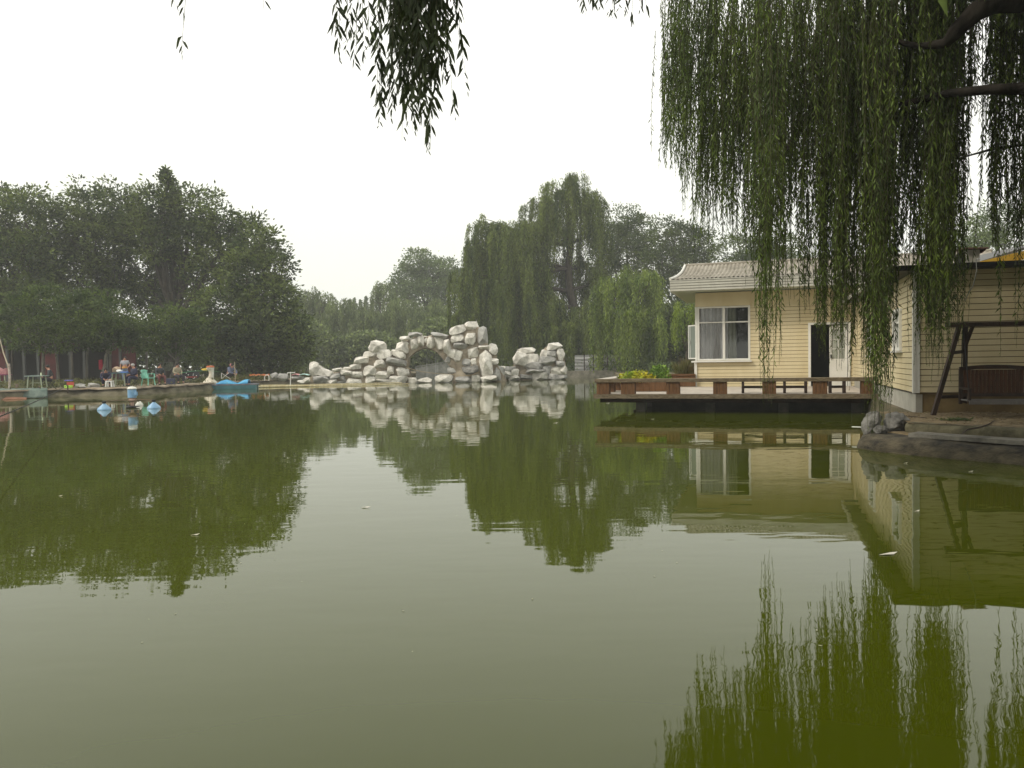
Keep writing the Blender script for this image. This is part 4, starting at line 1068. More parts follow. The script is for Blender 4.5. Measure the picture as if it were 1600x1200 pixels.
mass('distant_woodland', [gb(-400, 150), gb(200, 150), gb(700, 150), gb(1200, 135), gb(2000, 120)], 9, 6, 26000, L_FAR, 0.8)
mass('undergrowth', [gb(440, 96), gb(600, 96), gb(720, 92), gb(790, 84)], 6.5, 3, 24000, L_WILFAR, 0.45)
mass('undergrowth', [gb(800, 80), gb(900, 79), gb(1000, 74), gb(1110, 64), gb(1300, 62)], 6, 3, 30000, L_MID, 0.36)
mass('undergrowth', [gb(-200, 72), gb(100, 72), gb(300, 70), gb(480, 70)], 7.0, 2.5, 22000, L_DARK, 0.34)
mass('bank_grass', [gb(-40, 47), gb(120, 48), gb(240, 52), gb(400, 58), gb(480, 64)], 0.35, 8, 14000, leafmat('grass_blade', (0.06, 0.07, 0.02), (0.13, 0.13, 0.04), 0.6), 0.16)
mass('shore_weeds', [gb(888, 70), gb(960, 68), gb(1060, 60)], 1.0, 1.5, 5000, L_MID, 0.2)

# ------------------------------------------------------------------ the near willow
RMn = np.array(RM)
def offframe(P, margin=25):
    q = (P - np.array([0, 0, CAMZ])) @ RMn
    z = -q[:, 2]
    x = 800 + F * q[:, 0] / np.where(z > 0.01, z, 1); y = 600 - F * q[:, 1] / np.where(z > 0.01, z, 1)
    return ~((z > 0.05) & (x > -margin) & (x < 1600 + margin) & (y > -margin) & (y < 1200 + margin))
def shade_crown(lo, hi, n, leaf):  # added leaf mass, kept out of view, that blocks sky light
    P = rng.uniform(lo, hi, (n, 3))
    c = (np.array(lo) + np.array(hi)) / 2; h = (np.array(hi) - np.array(lo)) / 2
    P = P[(((P - c) / h) ** 2).sum(1) < 1]
    P = P[offframe(P)]
    return leafq(P, unit(rng.normal(size=(len(P), 3)) * np.array([.5, .5, .4]) + np.array([0, 0, -1])), leaf * rng.uniform(.6, 1.3, len(P)), leaf * 0.3)
def near_willow():
    base = Vector((9.9, 10.3, GZ))
    t = thing('weeping_willow', 'huge overhanging weeping willow whose strands hang before the house and swing', 'tree', base)
    m = MB()
    tk = [base - Vector((0, 0, 0.4)), base + Vector((-0.1, 0, 1.5)), base + Vector((-0.25, 0.1, 3.0)), base + Vector((-0.3, 0.2, 4.6)), base + Vector((-0.5, 0.3, 7.0)), base + Vector((-0.9, 0.4, 9.2))]
    m.tube(tk, [0.5, 0.38, 0.34, 0.30, 0.22, 0.12], 12)
    L1 = [tk[3], at(1700, -20, 9.6), at(1600, 0, 9.5), at(1555, 3, 9.5), at(1525, 18, 9.5), at(1492, 50, 9.5), at(1476, 68, 9.6), at(1440, 72, 9.8), at(1412, 68, 9.9), at(1392, 58, 10), at(1330, 40, 10.6)]
    m.tube(L1, [0.2, 0.15, 0.14, 0.13, 0.12, 0.09, 0.06, 0.04, 0.03, 0.022, 0.012], 8)
    L2 = [tk[2] + Vector((0, 0, .6)), at(1700, 125, 9.5), at(1600, 138, 9.5), at(1540, 140, 9.6), at(1480, 146, 9.7), at(1400, 165, 10.2), at(1300, 185, 11.5)]
    m.tube(L2, [0.12, 0.09, 0.075, 0.06, 0.05, 0.03, 0.015], 7)
    m.tube([at(1640, 215, 10.6), at(1600, 226, 10.7), at(1550, 233, 10.8), at(1500, 247, 10.9)], [0.03, 0.022, 0.018, 0.008], 6)
    m.tube([tk[2], at(1700, 205, 10.6), at(1640, 215, 10.6)], [0.07, 0.045, 0.03], 6)
    tops = [(1560, -160, 10.8), (1440, -230, 11.2), (1300, -200, 11.7), (1180, -170, 12.3), (1080, -140, 13)]
    L3 = [tk[4]] + [at(*p) for p in tops]
    m.tube(L3, [0.17, 0.13, 0.10, 0.07, 0.045, 0.02], 8)
    L4 = [tk[4], at(1500, -300, 12.5), at(1330, -330, 13.5), at(1180, -260, 14.2), at(1050, -120, 14.6)]
    m.tube(L4, [0.15, 0.11, 0.08, 0.05, 0.02], 8)
    L5 = [tk[3], at(1620, -60, 9.9), at(1480, -120, 9.6), at(1340, -140, 9.8), at(1220, -120, 10.4)]
    m.tube(L5, [0.15, 0.11, 0.08, 0.05, 0.02], 8)
    m.tube([at(1300, -10, 11.6), at(1270, 120, 11.5), at(1235, 220, 11.4), at(1205, 300, 11.3), at(1180, 318, 11.3)], [0.035, 0.028, 0.02, 0.012, 0.006], 6)
    m.tube([at(1480, -100, 9.8), at(1430, 10, 10.5), at(1395, 60, 11), at(1380, 160, 11)], [0.03, 0.025, 0.018, 0.008], 6)
    m.build('trunk', BARKW, t, smooth=True)
    # (px, tip py, half width px, D, n, spread of tip py)
    C = [(1041, 275, 9, 14, 18, 70), (1062, 210, 14, 13.8, 22, 70), (1082, 345, 11, 13, 20, 90), (1104, 405, 15, 12.8, 34, 110), (1128, 330, 14, 12.6, 26, 90), (1148, 395, 12, 12.2, 24, 90),
         (1166, 300, 14, 12, 26, 90), (1197, 560, 17, 10.3, 46, 190), (1197, 640, 6, 10.3, 12, 40), (1182, 470, 14, 10.8, 26, 110), (1214, 490, 13, 10.9, 24, 120), (1238, 350, 16, 11.5, 30, 100), (1262, 500, 13, 11.0, 34, 150),
         (1284, 550, 14, 10.6, 34, 170), (1305, 470, 14, 11, 30, 160), (1330, 560, 14, 10.6, 34, 200), (1352, 600, 16, 10.3, 44, 200), (1372, 670, 13, 10.1, 64, 150), (1388, 580, 9, 10.3, 30, 180), (1380, 480, 20, 10.8, 26, 150), (1318, 590, 12, 10.4, 56, 160), (1284, 560, 9, 10.5, 26, 120),
         (1418, 360, 14, 11, 26, 90), (1437, 575, 9, 10.4, 26, 120), (1462, 575, 15, 10.2, 64, 120), (1488, 545, 14, 10.3, 56, 130), (1474, 600, 14, 10.2, 12, 60), (1470, 400, 26, 11, 40, 130), (1508, 215, 14, 10.9, 10, 80), (1526, 190, 16, 11, 10, 60),
         (1550, 395, 11, 10.6, 26, 110), (1572, 400, 12, 10.5, 30, 110), (1594, 430, 12, 10.5, 34, 130), (1588, 560, 14, 10.3, 8, 60), (1560, 520, 8, 10.4, 4, 60), (1620, 420, 20, 10.5, 40, 160), (1660, 420, 30, 10.4, 40, 200)]
    Q = []; TW = MB()
    LSTEP = 0.031
    for px, py, hw, D, n, sp in C:
        for _ in range(int(n * (1 if n >= 40 else 0.72 if py > 420 else 1))):
            x = px + random.gauss(0, 0.85) * hw
            y = py + random.uniform(-sp, 6)
            if random.random() < 0.25: y += random.uniform(0, sp * 0.25) * 0.4
            d = D + random.uniform(-0.45, 0.45)
            tipp = at(x, y, d)
            ztop = random.uniform(5.2, 7.4)
            if tipp.z > ztop - 1: ztop = tipp.z + 1.6
            L = ztop - tipp.z
            nl = int(L / LSTEP)
            s = np.arange(nl) / nl
            drift = np.array([random.gauss(0.05, 0.10) * L * 0.3, random.gauss(0, 0.10) * L * 0.3])
            ph = rng.uniform(0, 6.28, 2)
            X = tipp.x + drift[0] * (1 - s) ** 1.5 + 0.035 * np.sin(s * L * 1.6 + ph[0])
            Y = tipp.y + drift[1] * (1 - s) ** 1.5 + 0.035 * np.sin(s * L * 1.4 + ph[1])
            Z = ztop - s * L
            P = np.stack([X, Y, Z], 1)
            a = rng.uniform(0, 6.28, nl)
            sp_ = rng.uniform(0.12, 0.95, nl)
            Dn = unit(np.stack([np.cos(a) * sp_, np.sin(a) * sp_, -np.ones(nl)], 1))
            ln = 0.092 * rng.uniform(0.55, 1.3, nl) * np.clip((1 - s) * 9, 0.35, 1)
            keep = rng.random(nl) < 0.76
            Q.append(leafq(P[keep], Dn[keep], ln[keep], ln[keep] * 0.18))
            pt = [Vector(P[int(k * (nl - 1) / 7)]) for k in range(8)]
            TW.tube(pt, [0.005, 0.005, 0.0045, 0.004, 0.004, 0.0035, 0.003, 0.002], 3)
    # dense upper mass
    for _ in range(1500):
        x = random.uniform(1040, 1680)
        if 1482 < x < 1545 and random.random() < 0.88: continue
        if 1545 < x < 1600 and random.random() < 0.3: continue
        D = 13.6 - (min(x, 1450) - 1040) / 410 * 2.6 + random.uniform(-1.3, 1.2)
        y = random.triangular(-60, float(np.interp(x, [1040, 1075, 1110, 1160, 1300, 1480], [270, 350, 430, 450, 540, 520])), 230) if x < 1480 else random.triangular(-60, 240, 80)
        tipp = at(x, y, D); L = random.uniform(1.0, 2.6)
        nl = int(L / 0.026); s = np.arange(nl) / nl
        dx = random.gauss(0.12, 0.15); dy = random.gauss(0, 0.15); ph = rng.uniform(0, 6.28, 2)
        P = np.stack([tipp.x + dx * (1 - s) ** 1.5 + 0.03 * np.sin(s * 3 + ph[0]), tipp.y + dy * (1 - s) ** 1.5 + 0.03 * np.sin(s * 3 + ph[1]), tipp.z + L * (1 - s)], 1)
        a = rng.uniform(0, 6.28, nl); sp_ = rng.uniform(0.15, 0.8, nl)
        Dn = unit(np.stack([np.cos(a) * sp_, np.sin(a) * sp_, -np.ones(nl)], 1))
        ln = 0.092 * rng.uniform(0.6, 1.3, nl)
        Q.append(leafq(P, Dn, ln, ln * 0.18))
        TW.tube([Vector(P[int(k * (nl - 1) / 4)]) for k in range(5)], [0.005, 0.0045, 0.004, 0.003, 0.002], 3)
    Q.append(shade_crown((7.8, 9.0, 3.5), (17, 16.6, 7.5), 60000, 0.36))  # unseen foliage added to darken the wing front
    Q.append(shade_crown((4.5, 3.5, 2.4), (19, 17.5, 11.5), 90000, 0.36))  # wider unseen crown, also added for shade on the right side
    quads('crown', np.concatenate(Q), L_NEAR, t)
    TW.build('hanging_twig', TWIG, t)
near_willow()

# ------------------------------------------------------------------ the branch overhead, close to the camera
def overhead():
    base = Vector((-3.2, 0.2, GZ))
    t = thing('overhead_willow', 'willow branch tips hanging down close overhead with dark leaves against the white sky', 'tree', base)
    m = MB()
    D = 4.3
    tk = [base - Vector((0, 0, 0.3)), base + Vector((0.1, 0.2, 1.8)), base + Vector((0.3, 0.7, 3.4)), base + Vector((0.7, 1.6, 4.6))]
    m.tube(tk, [0.3, 0.22, 0.17, 0.12], 10)
    br = [tk[3], at(280, -330, 3.6), at(450, -360, 4.0), at(620, -330, 4.3), at(720, -280, 4.5), at(960, -300, 5.2)]
    m.tube(br, [0.11, 0.09, 0.07, 0.05, 0.035, 0.012], 8)
    m.build('trunk', BARK, t, smooth=True)
    tips = [(283, 84, 4.3, -280, 1), (272, 20, 4.4, -280, 1), (412, 14, 4.3, -380, 1), (530, 96, 4.3, -320, 1), (548, 60, 4.4, -310, 1), (556, 104, 4.3, -310, 1), (575, 70, 4.2, -300, 1), (588, 160, 4.3, -300, 1), (592, 196, 4.3, -300, 1),
            (605, 130, 4.2, -300, 1), (612, 185, 4.35, -290, 1), (628, 220, 4.3, -290, 1), (637, 175, 4.2, -290, 1), (645, 205, 4.4, -290, 1), (658, 190, 4.3, -290, 1), (672, 236, 4.3, -290, 1), (664, 150, 4.2, -290, 1), (682, 165, 4.3, -290, 1),
            (690, 125, 4.4, -280, 1), (708, 182, 4.3, -280, 1), (698, 100, 4.2, -280, 1), (733, 142, 4.3, -200, 1), (718, 75, 4.3, -260, 1), (620, 100, 4.5, -290, 1), (633, 130, 4.5, -290, 1), (650, 140, 4.15, -290, 1), (668, 110, 4.4, -290, 1),
            (615, 60, 4.1, -290, 1), (640, 80, 4.3, -290, 1), (660, 70, 4.2, -290, 1), (680, 60, 4.3, -290, 1), (700, 50, 4.5, -290, 1), (645, 40, 4.4, -290, 1),
            (628, 150, 4.4, -290, 1), (640, 160, 4.25, -290, 1), (655, 165, 4.45, -290, 1), (673, 140, 4.3, -290, 1), (648, 120, 4.35, -290, 1), (662, 200, 4.4, -290, 1), (635, 195, 4.3, -290, 1), (686, 90, 4.15, -290, 1), (610, 30, 4.3, -290, 1), (626, 45, 4.2, -290, 1), (672, 30, 4.4, -290, 1),
            (908, 8, 5.1, -290, 1), (925, 16, 5.2, -290, 1), (950, 18, 5.1, -290, 1), (968, 12, 5.2, -290, 1), (987, 36, 5.3, -290, 1), (1000, 14, 5.2, -290, 1), (915, 22, 5.3, -290, 1), (938, 10, 5.2, -290, 1), (958, 26, 5.3, -290, 1), (978, 20, 5.2, -290, 1), (1010, 20, 5.3, -290, 1), (524, 60, 4.2, -320, 1), (540, 85, 4.3, -310, 1), (567, 92, 4.3, -310, 1)]
    Q = []; TW = MB()
    tips += [(x + random.uniform(-22, 8), y - random.uniform(5, 50), d + random.uniform(-.15, .15), yt, 1) for x, y, d, yt, _ in tips if 600 < x < 705]
    for x, y, d, yt, _ in tips:
        tipp = at(x, y, d); top = at(x + random.uniform(-12, 12) + (-45 if x == 733 else 0) + (-20 if x == 708 else 0), yt, d + random.uniform(-0.1, 0.1))
        L = (top - tipp).length; nl = int(L / 0.024)
        s = np.arange(nl) / max(1, nl - 1)
        A = np.array(top); B = np.array(tipp)
        P = A + (B - A) * s[:, None]
        bow = (s ** 2 - s) * (-0.0)
        P[:, 0] = A[0] + (B[0] - A[0]) * s ** 2.2 + 0.01 * np.sin(s * 14 + random.random() * 6)
        P[:, 1] += 0.01 * np.sin(s * 11 + random.random() * 6)
        side = np.where(np.arange(nl) % 2 == 0, 1, -1) 
        a = rng.normal(0, 0.9, nl)
        sp_ = rng.uniform(0.25, 1.05, nl)
        Dn = unit(np.stack([np.cos(a) * sp_ * side, np.sin(a) * sp_, -np.ones(nl)], 1))
        ln = 0.095 * rng.uniform(0.5, 1.2, nl) * np.clip((1 - s) * 8 + 0.4, 0.4, 1)
        keep = rng.random(nl) < 0.75
        P = P[keep]; Dn = Dn[keep]; ln = ln[keep]
        # curved leaves: two quads each, tip bent down
        S = unit(np.cross(Dn, rng.normal(size=(len(P), 3)) * 0.5 + np.array([0.2, 1, 0])))
        Np = np.cross(Dn, S)
        D2 = unit(Dn + np.array([0, 0, -0.35]) + Np * rng.normal(0, 0.25, (len(P), 1)))
        W = ln * 0.088
        m1 = P + Dn * (ln * 0.3)[:, None]; m2 = m1 + D2 * (ln * 0.35)[:, None]; e = m2 + D2 * (ln * 0.4)[:, None]
        w_ = W[:, None]
        Q.append(np.stack([P, m1 + S * w_, m2 + S * w_ * 0.9, m2 * 0.5 + m1 * 0.5], 1))
        Q.append(np.stack([P, m2 * 0.5 + m1 * 0.5, m2 - S * w_ * 0.9, m1 - S * w_], 1))
        Q.append(np.stack([m2 * 0.5 + m1 * 0.5, m2 + S * w_ * 0.9, e, m2 - S * w_ * 0.9], 1))
        pts = [Vector(A + np.array([(B[0] - A[0]) * q ** 2.2, (B[1] - A[1]) * q, (B[2] - A[2]) * q])) for q in (0, .2, .4, .6, .8, 1)]
        TW.tube(pts, [0.003, 0.0026, 0.0022, 0.0018, 0.0013, 0.0008], 4)
    Q.append(shade_crown((-13, -11, 2.7), (9, 1.6, 10), 36000, 0.30))  # unseen canopy over the camera, added to cut frontal sky light
    Q.append(shade_crown((-3, -14, 1.2), (13, -1, 9), 30000, 0.30))  # second unseen leaf mass behind the camera, added as a light blocker
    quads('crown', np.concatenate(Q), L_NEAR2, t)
    TW.build('hanging_twig', TWIG, t)
overhead()

# ------------------------------------------------------------------ people
def skinned(name, joints, edges, radii, m_, parent, root=0, lvl=1):
    me = bpy.data.meshes.new(name)
    me.from_pydata([tuple(j) for j in joints], edges, [])
    me.materials.append(m_)
    o = bpy.data.objects.new(name, me)
    link(o, parent)
    sk = o.modifiers.new('skin', 'SKIN'); sk.use_smooth_shade = True
    for i, v in enumerate(me.skin_vertices[0].data):
        r = radii[i]; v.radius = (r, r) if not hasattr(r, '__len__') else r
        v.use_root = (i == root)
    ss = o.modifiers.new('sub', 'SUBSURF'); ss.levels = lvl; ss.render_levels = lvl
    return o

def person(label, pos, face, pose, shirt, trousers, hair, scale=1.0, sleeves=False, shoe=None, reach=None):
    """pose: stand / sit / crouch ; face: heading angle, 0 = towards the camera (-y)"""
    pos = Vector(pos)
    if pose == 'stand':
        pel, sp, ch, nk, hd, tp = (0, 0, .93), (0, 0, 1.12), (0, -.01, 1.33), (0, 0, 1.46), (0, -.03, 1.58), (0, -.02, 1.69)
        sh = (.18, 0, 1.39); el = [(.25, .0, 1.12), (.27, .02, 1.12)]; wr = [(.25, -.08, .88), (.20, -.26, 1.02)]
        hip = (.09, 0, .90); kn = (.11, -.02, .49); an = (.11, .02, .09); toe = (.13, -.14, .04)
    elif pose == 'sit':
        pel, sp, ch, nk, hd, tp = (0, .02, .46), (0, .04, .64), (0, -.02, .86), (0, -.06, .99), (0, -.12, 1.10), (0, -.12, 1.21)
        sh = (.18, -.03, .91); el = [(.25, -.08, .66), (.25, -.08, .66)]; wr = [(.13, -.32, .60), (.10, -.34, .62)]
        hip = (.10, 0, .46); kn = (.16, -.42, .48); an = (.15, -.42, .09); toe = (.17, -.57, .04)
    else:
        pel, sp, ch, nk, hd, tp = (0, .08, .34), (0, .06, .52), (0, -.08, .70), (0, -.16, .80), (0, -.24, .87), (0, -.26, .97)
        sh = (.18, -.10, .74); el = [(.25, -.25, .52), (.25, -.25, .52)]; wr = [(.10, -.42, .42), (.08, -.44, .40)]
        hip = (.10, .05, .33); kn = (.17, -.30, .50); an = (.14, -.12, .09); toe = (.16, -.28, .04)
    if reach: wr = reach
    J = [pel, sp, ch, nk, hd, tp]; Rr = [.13, .12, .14, .055, (.078, .092), .055]
    E = [(0, 1), (1, 2), (2, 3), (3, 4), (4, 5)]
    nose = (hd[0], hd[1] - .10, hd[2] - .01); J.append(nose); Rr.append(.016); E.append((4, 6))
    chin = (hd[0], hd[1] - .06, hd[2] - .08)
    arm_idx = []
    for k, s in enumerate((-1, 1)):
        b0 = len(J)
        J += [(s * sh[0], sh[1], sh[2]), (s * el[k][0], el[k][1], el[k][2]), (s * wr[k][0], wr[k][1], wr[k][2])]
        Rr += [.062, .043, .028]; E += [(2, b0), (b0, b0 + 1), (b0 + 1, b0 + 2)]
        w_ = Vector(J[b0 + 2]); d = (w_ - Vector(J[b0 + 1])).normalized(); sd = Vector((1, 0, 0)).cross(d).normalized() if abs(d.x) < .8 else Vector((0, 0, 1))
        palm = w_ + d * .05; p0 = len(J); J.append(tuple(palm)); Rr.append((.034, .02)); E.append((b0 + 2, p0))
        for f_, (o_, ln) in enumerate(((-.03, .075), (-.01, .09), (.01, .085), (.03, .07))):
            a_ = palm + sd * o_ + d * .035; b_ = a_ + (d * .7 + Vector((0, 0, -.4))) * ln * .9
            q = len(J); J += [tuple(a_), tuple(b_)]; Rr += [.010, .008]; E += [(p0, q), (q, q + 1)]
        th = palm + sd * -.045 + d * .0; q = len(J); J.append(tuple(th)); Rr.append(.011); E.append((p0, q))
        arm_idx.append(b0)
    for s in (-1, 1):
        b0 = len(J)
        J += [(s * hip[0], hip[1], hip[2]), (s * kn[0], kn[1], kn[2]), (s * an[0], an[1], an[2]), (s * toe[0], toe[1], toe[2])]
        Rr += [.095, .062, .042, .036]; E += [(0, b0), (b0, b0 + 1), (b0 + 1, b0 + 2), (b0 + 2, b0 + 3)]
    M = Matrix.Translation(pos) @ Matrix.Rotation(face, 4, 'Z') @ Matrix.Scale(scale, 4)
    W = lambda L_: [M @ Vector(p) for p in L_]
    body = skinned('person', W(J), E, [tuple(x * scale for x in r) if hasattr(r, '__len__') else r * scale for r in Rr], SKIN, None)
    tag(body, label, 'person')
    # shirt
    Js = [sp if pose != 'stand' else (0, 0, 1.0), ch, (nk[0], nk[1], nk[2] - .03)]; Rs = [.155, .17, .075]; Es = [(0, 1), (1, 2)]
    Js[0] = tuple(Vector(pel) * .6 + Vector(sp) * .4)
    for k, s in enumerate((-1, 1)):
        b0 = len(Js); e_ = Vector((s * el[k][0], el[k][1], el[k][2])); s_ = Vector((s * sh[0], sh[1], sh[2])); w_ = Vector((s * wr[k][0], wr[k][1], wr[k][2]))
        if sleeves:
            Js += [tuple(s_), tuple(e_), tuple(w_)]; Rs += [.078, .06, .045]; Es += [(1, b0), (b0, b0 + 1), (b0 + 1, b0 + 2)]
        else:
            Js += [tuple(s_), tuple(s_.lerp(e_, .75))]; Rs += [.078, .062]; Es += [(1, b0), (b0, b0 + 1)]
    skinned('shirt', W(Js), Es, [r * scale for r in Rs], shirt, body)
    Jt = [tuple(Vector(pel) + Vector((0, 0, .06))), pel]; Rt = [.145, .15]; Et = [(0, 1)]
    for s in (-1, 1):
        b0 = len(Jt); Jt += [(s * hip[0], hip[1], hip[2]), (s * kn[0], kn[1], kn[2]), (s * an[0], an[1], an[2] + .03)]; Rt += [.115, .082, .062]
        Et += [(1, b0), (b0, b0 + 1), (b0 + 1, b0 + 2)]
    skinned('trousers', W(Jt), Et, [r * scale for r in Rt], trousers, body, 1)
    for s in (-1, 1):
        sh_ = MB(); sh_.bar(M @ Vector((s * an[0], an[1] + .05, .045)), M @ Vector((s * toe[0], toe[1] - .02, .04)), .085 * scale, .08 * scale)
        sh_.build('shoe', shoe or BLACK, body, bevel=.02)
    hm = MB(); hm.lathe((0, 0, 0), [(.02, .10), (.06, .092), (.085, .06), (.093, .02), (.09, -.02), (.07, -.045)], 14, 1, 1.1)
    hm.xf(M @ Matrix.Translation(Vector(hd) + Vector((0, .02, .035))))
    hm.build('hair', hair, body, smooth=True)
    return body

SH_GREY = flat('shirt_grey', (0.30, 0.30, 0.33)); SH_NAVY = flat('shirt_navy', (0.018, 0.02, 0.045)); SH_DARK = flat('shirt_dark', (0.03, 0.035, 0.04))
SH_KHAKI = flat('shirt_khaki', (0.26, 0.23, 0.16)); TR_JEAN = flat('jeans', (0.13, 0.16, 0.22)); TR_NAVY = flat('trousers_navy', (0.02, 0.022, 0.05)); TR_DARK = flat('trousers_dark', (0.025, 0.022, 0.03)); SH_BLUEG = flat('shirt_blue_grey', (0.10, 0.12, 0.18)); TR_RED = flat('trousers_maroon', (0.11, 0.035, 0.035))
def bank_pt(px, D, z=GZ + 0.03):
    p = at(px, 600, D); return Vector((p.x, p.y, z))
DB = lambda px: wl(px, 618 - max(0, (px - 200)) * 0.08)[1]
person('person in grey T-shirt and jeans standing behind the blue topped table', bank_pt(196, 50), R(20), 'stand', SH_GREY, TR_JEAN, HAIRK)
MB().lathe((bank_pt(196, 50).x, bank_pt(196, 50).y, GZ + 0.03 + 1.0), [(.175, -.05), (.185, .0), (.178, .05)], 16).build('shirt_wrap', flat('orange_cloth', (0.5, 0.27, 0.06)), bpy.data.objects['person'])
person('person with grey hair in navy sitting right of the blue topped table', bank_pt(211, 44.2), R(-35), 'sit', SH_NAVY, TR_NAVY, HAIRG, sleeves=True)
person('person in dark clothes crouching left of the blue topped table', bank_pt(166, 43.2), R(25), 'crouch', SH_NAVY, TR_NAVY, HAIRK, sleeves=True)
person('person in black sitting right of the weathered green table', bank_pt(79, 42), R(-60), 'sit', SH_DARK, TR_DARK, HAIRK, sleeves=True)
person('person in dark shirt with maroon lap sitting right of the green chair', bank_pt(250, 45.5), R(40), 'sit', SH_DARK, TR_RED, HAIRK, sleeves=True)
person('person in khaki shirt sitting and holding a fishing rod', bank_pt(277, 47.2), R(50), 'sit', SH_KHAKI, TR_DARK, HAIRK, sleeves=True)
person('person in blue grey shirt crouching behind the duck boat', bank_pt(360, 53), R(60), 'crouch', SH_BLUEG, TR_DARK, HAIRK, sleeves=True, scale=1.15)

def stool(label, p, h, m_, w=0.34):
    t = thing('folding_stool', label, 'stool', p)
    p = Vector(p)
    MB().box(p + Vector((0, 0, h)), (w, w, 0.03)).build('seat', m_, t)
    for a in (-1, 1):
        for s in (-1, 1):
            MB().bar(p + Vector((s * w * .45, a * w * .45, h)), p + Vector((-s * w * .45, a * w * .45, 0)), .022).build('leg', BLACK, t)
p = bank_pt(211, 44.2); stool('small dark folding stool under the grey haired seated angler', p, 0.36, TR_NAVY)
p = bank_pt(79, 42); stool('small dark folding stool under the angler in black', p, 0.36, BLACK)
p = bank_pt(250, 45.5); stool('small dark folding stool under the angler with maroon lap', p, 0.36, SH_DARK)
p = bank_pt(277, 47.2); stool('small dark folding stool under the khaki shirted angler', p, 0.36, SH_DARK)
stool('low folding stool with red seat between the anglers and the duck boat', bank_pt(300, 50), 0.34, flat('red_cloth', (0.35, 0.05, 0.04)), 0.5)

# green plastic chair
def chair(p, face):
    GM = mat('green_plastic', (0.20, 0.55, 0.42), 0.4, (0.26, 0.62, 0.49), 3)
    t = thing('plastic_chair', 'empty mint green plastic armchair on the left shore', 'chair', p)
    M = Matrix.Translation(p) @ Matrix.Rotation(face, 4, 'Z')
    MB().box((0, 0, .41), (.46, .44, .03)).xf(M).build('seat', GM, t, bevel=.01)
    b_ = MB()
    for q in range(5): b_.bar((-.16 + q * .08, .22, .43), (-.17 + q * .085, .31, .82), .045, .015)
    prev = None
    for q in range(9):
        x = -.24 + .06 * q; z = .80 + .06 * math.sin(PI * q / 8)
        if prev: b_.bar(prev, (x, .31, z), .03, .06)
        prev = (x, .31, z)
    b_.xf(M).build('backrest', GM, t)
    for s in (-1, 1):
        a_ = MB(); a_.bar((s * .26, .27, .64), (s * .27, -.16, .64), .05, .025); a_.bar((s * .27, -.16, .65), (s * .25, -.20, .42), .03, .045); a_.bar((s * .22, .24, .42), (s * .26, .28, .66), .03, .05); a_.xf(M).build('armrest', GM, t)
        MB().bar((s * .21, -.19, .42), (s * .25, -.24, 0), .035, .045).xf(M).build('leg', GM, t)
        MB().bar((s * .20, .20, .42), (s * .23, .28, 0), .035, .045).xf(M).build('leg', GM, t)
chair(bank_pt(232, 44.5), R(68))

def table(label, p, w, d, h, top, legm, clothm=None):
    t = thing('folding_table', label, 'table', p); p = Vector(p)
    MB().box(p + Vector((0, 0, h)), (w, d, .04)).build('tabletop', top, t)
    for a in (-1, 1):
        for s in (-1, 1):
            MB().bar(p + Vector((s * w * .33, a * d * .35, h - .02)), p + Vector((s * w * .40, a * d * .4, 0)), .05).build('leg', legm, t)
    MB().box(p + Vector((0, 0, h * .45)), (w * .72, .03, .03)).build('stretcher', legm, t)
    return t
LEGP = mat('pale_leg', (0.30, 0.34, 0.24), 0.7)
p1 = bank_pt(58, 41.3); table('weathered green table standing alone near the left shore edge', p1, 0.95, 0.6, 0.66, mat('table_weathered', (0.16, 0.24, 0.22), 0.6, (0.34, 0.40, 0.36), 6), LEGP)
p2 = bank_pt(188, 44.0); table('blue topped folding table in front of the standing man', p2, 0.95, 0.6, 0.72, mat('table_blue', (0.05, 0.12, 0.14), 0.5, (0.08, 0.20, 0.22), 6), LEGP)
o = MB().lathe(p1 + Vector((.22, 0, .68)), [(.035, 0), (.04, .02), (.035, .10), (.015, .13), (.015, .16)], 10).build('bottle', flat('pale_plastic', (0.45, 0.5, 0.35))); tag(o, 'small pale bottle on the weathered green table', 'bottle')
o = boulder_mb(p2 + Vector((-.18, 0, .92)), (.26, .18, .18), 5).build('cloth_bundle', flat('tan_cloth', (0.30, 0.22, 0.15)), smooth=True); tag(o, 'tan cloth bundle on the blue topped table', 'bundle')
o = boulder_mb(p2 + Vector((.02, -.12, .83)), (.17, .12, .10), 8).build('plastic_bag', flat('white_plastic', (0.6, 0.6, 0.58)), smooth=True); tag(o, 'crumpled white plastic bag on the blue topped table', 'bag')
o = MB().box(p2 + Vector((.27, -.05, .765)), (.32, .3, .05)).build('blue_cloth', flat('bright_blue', (0.10, 0.20, 0.55)), bevel=.01); tag(o, 'folded bright blue cloth on the table end', 'cloth')
# pale stool with tan cap before the crouching angler
p = bank_pt(171.5, 42.6)
t = thing('pale_stool', 'small white stool with a tan cloth on it in front of the crouching angler', 'stool', p)
MB().box(p + Vector((0, 0, .30)), (.34, .28, .05)).build('seat', flat('white_plastic', (0.6, 0.6, 0.58)), t, bevel=.01)
for a in (-1, 1):
    for s in (-1, 1): MB().bar(p + Vector((s * .13, a * .1, .3)), p + Vector((s * .16, a * .12, 0)), .06).build('leg', flat('white_plastic', (0.6, 0.6, 0.58)), t)
o = boulder_mb(p + Vector((.05, 0, .38)), (.12, .1, .07), 4).build('cap', flat('tan_cloth', (0.30, 0.22, 0.15)), smooth=True); tag(o, 'tan cap lying on the small white stool', 'cap')
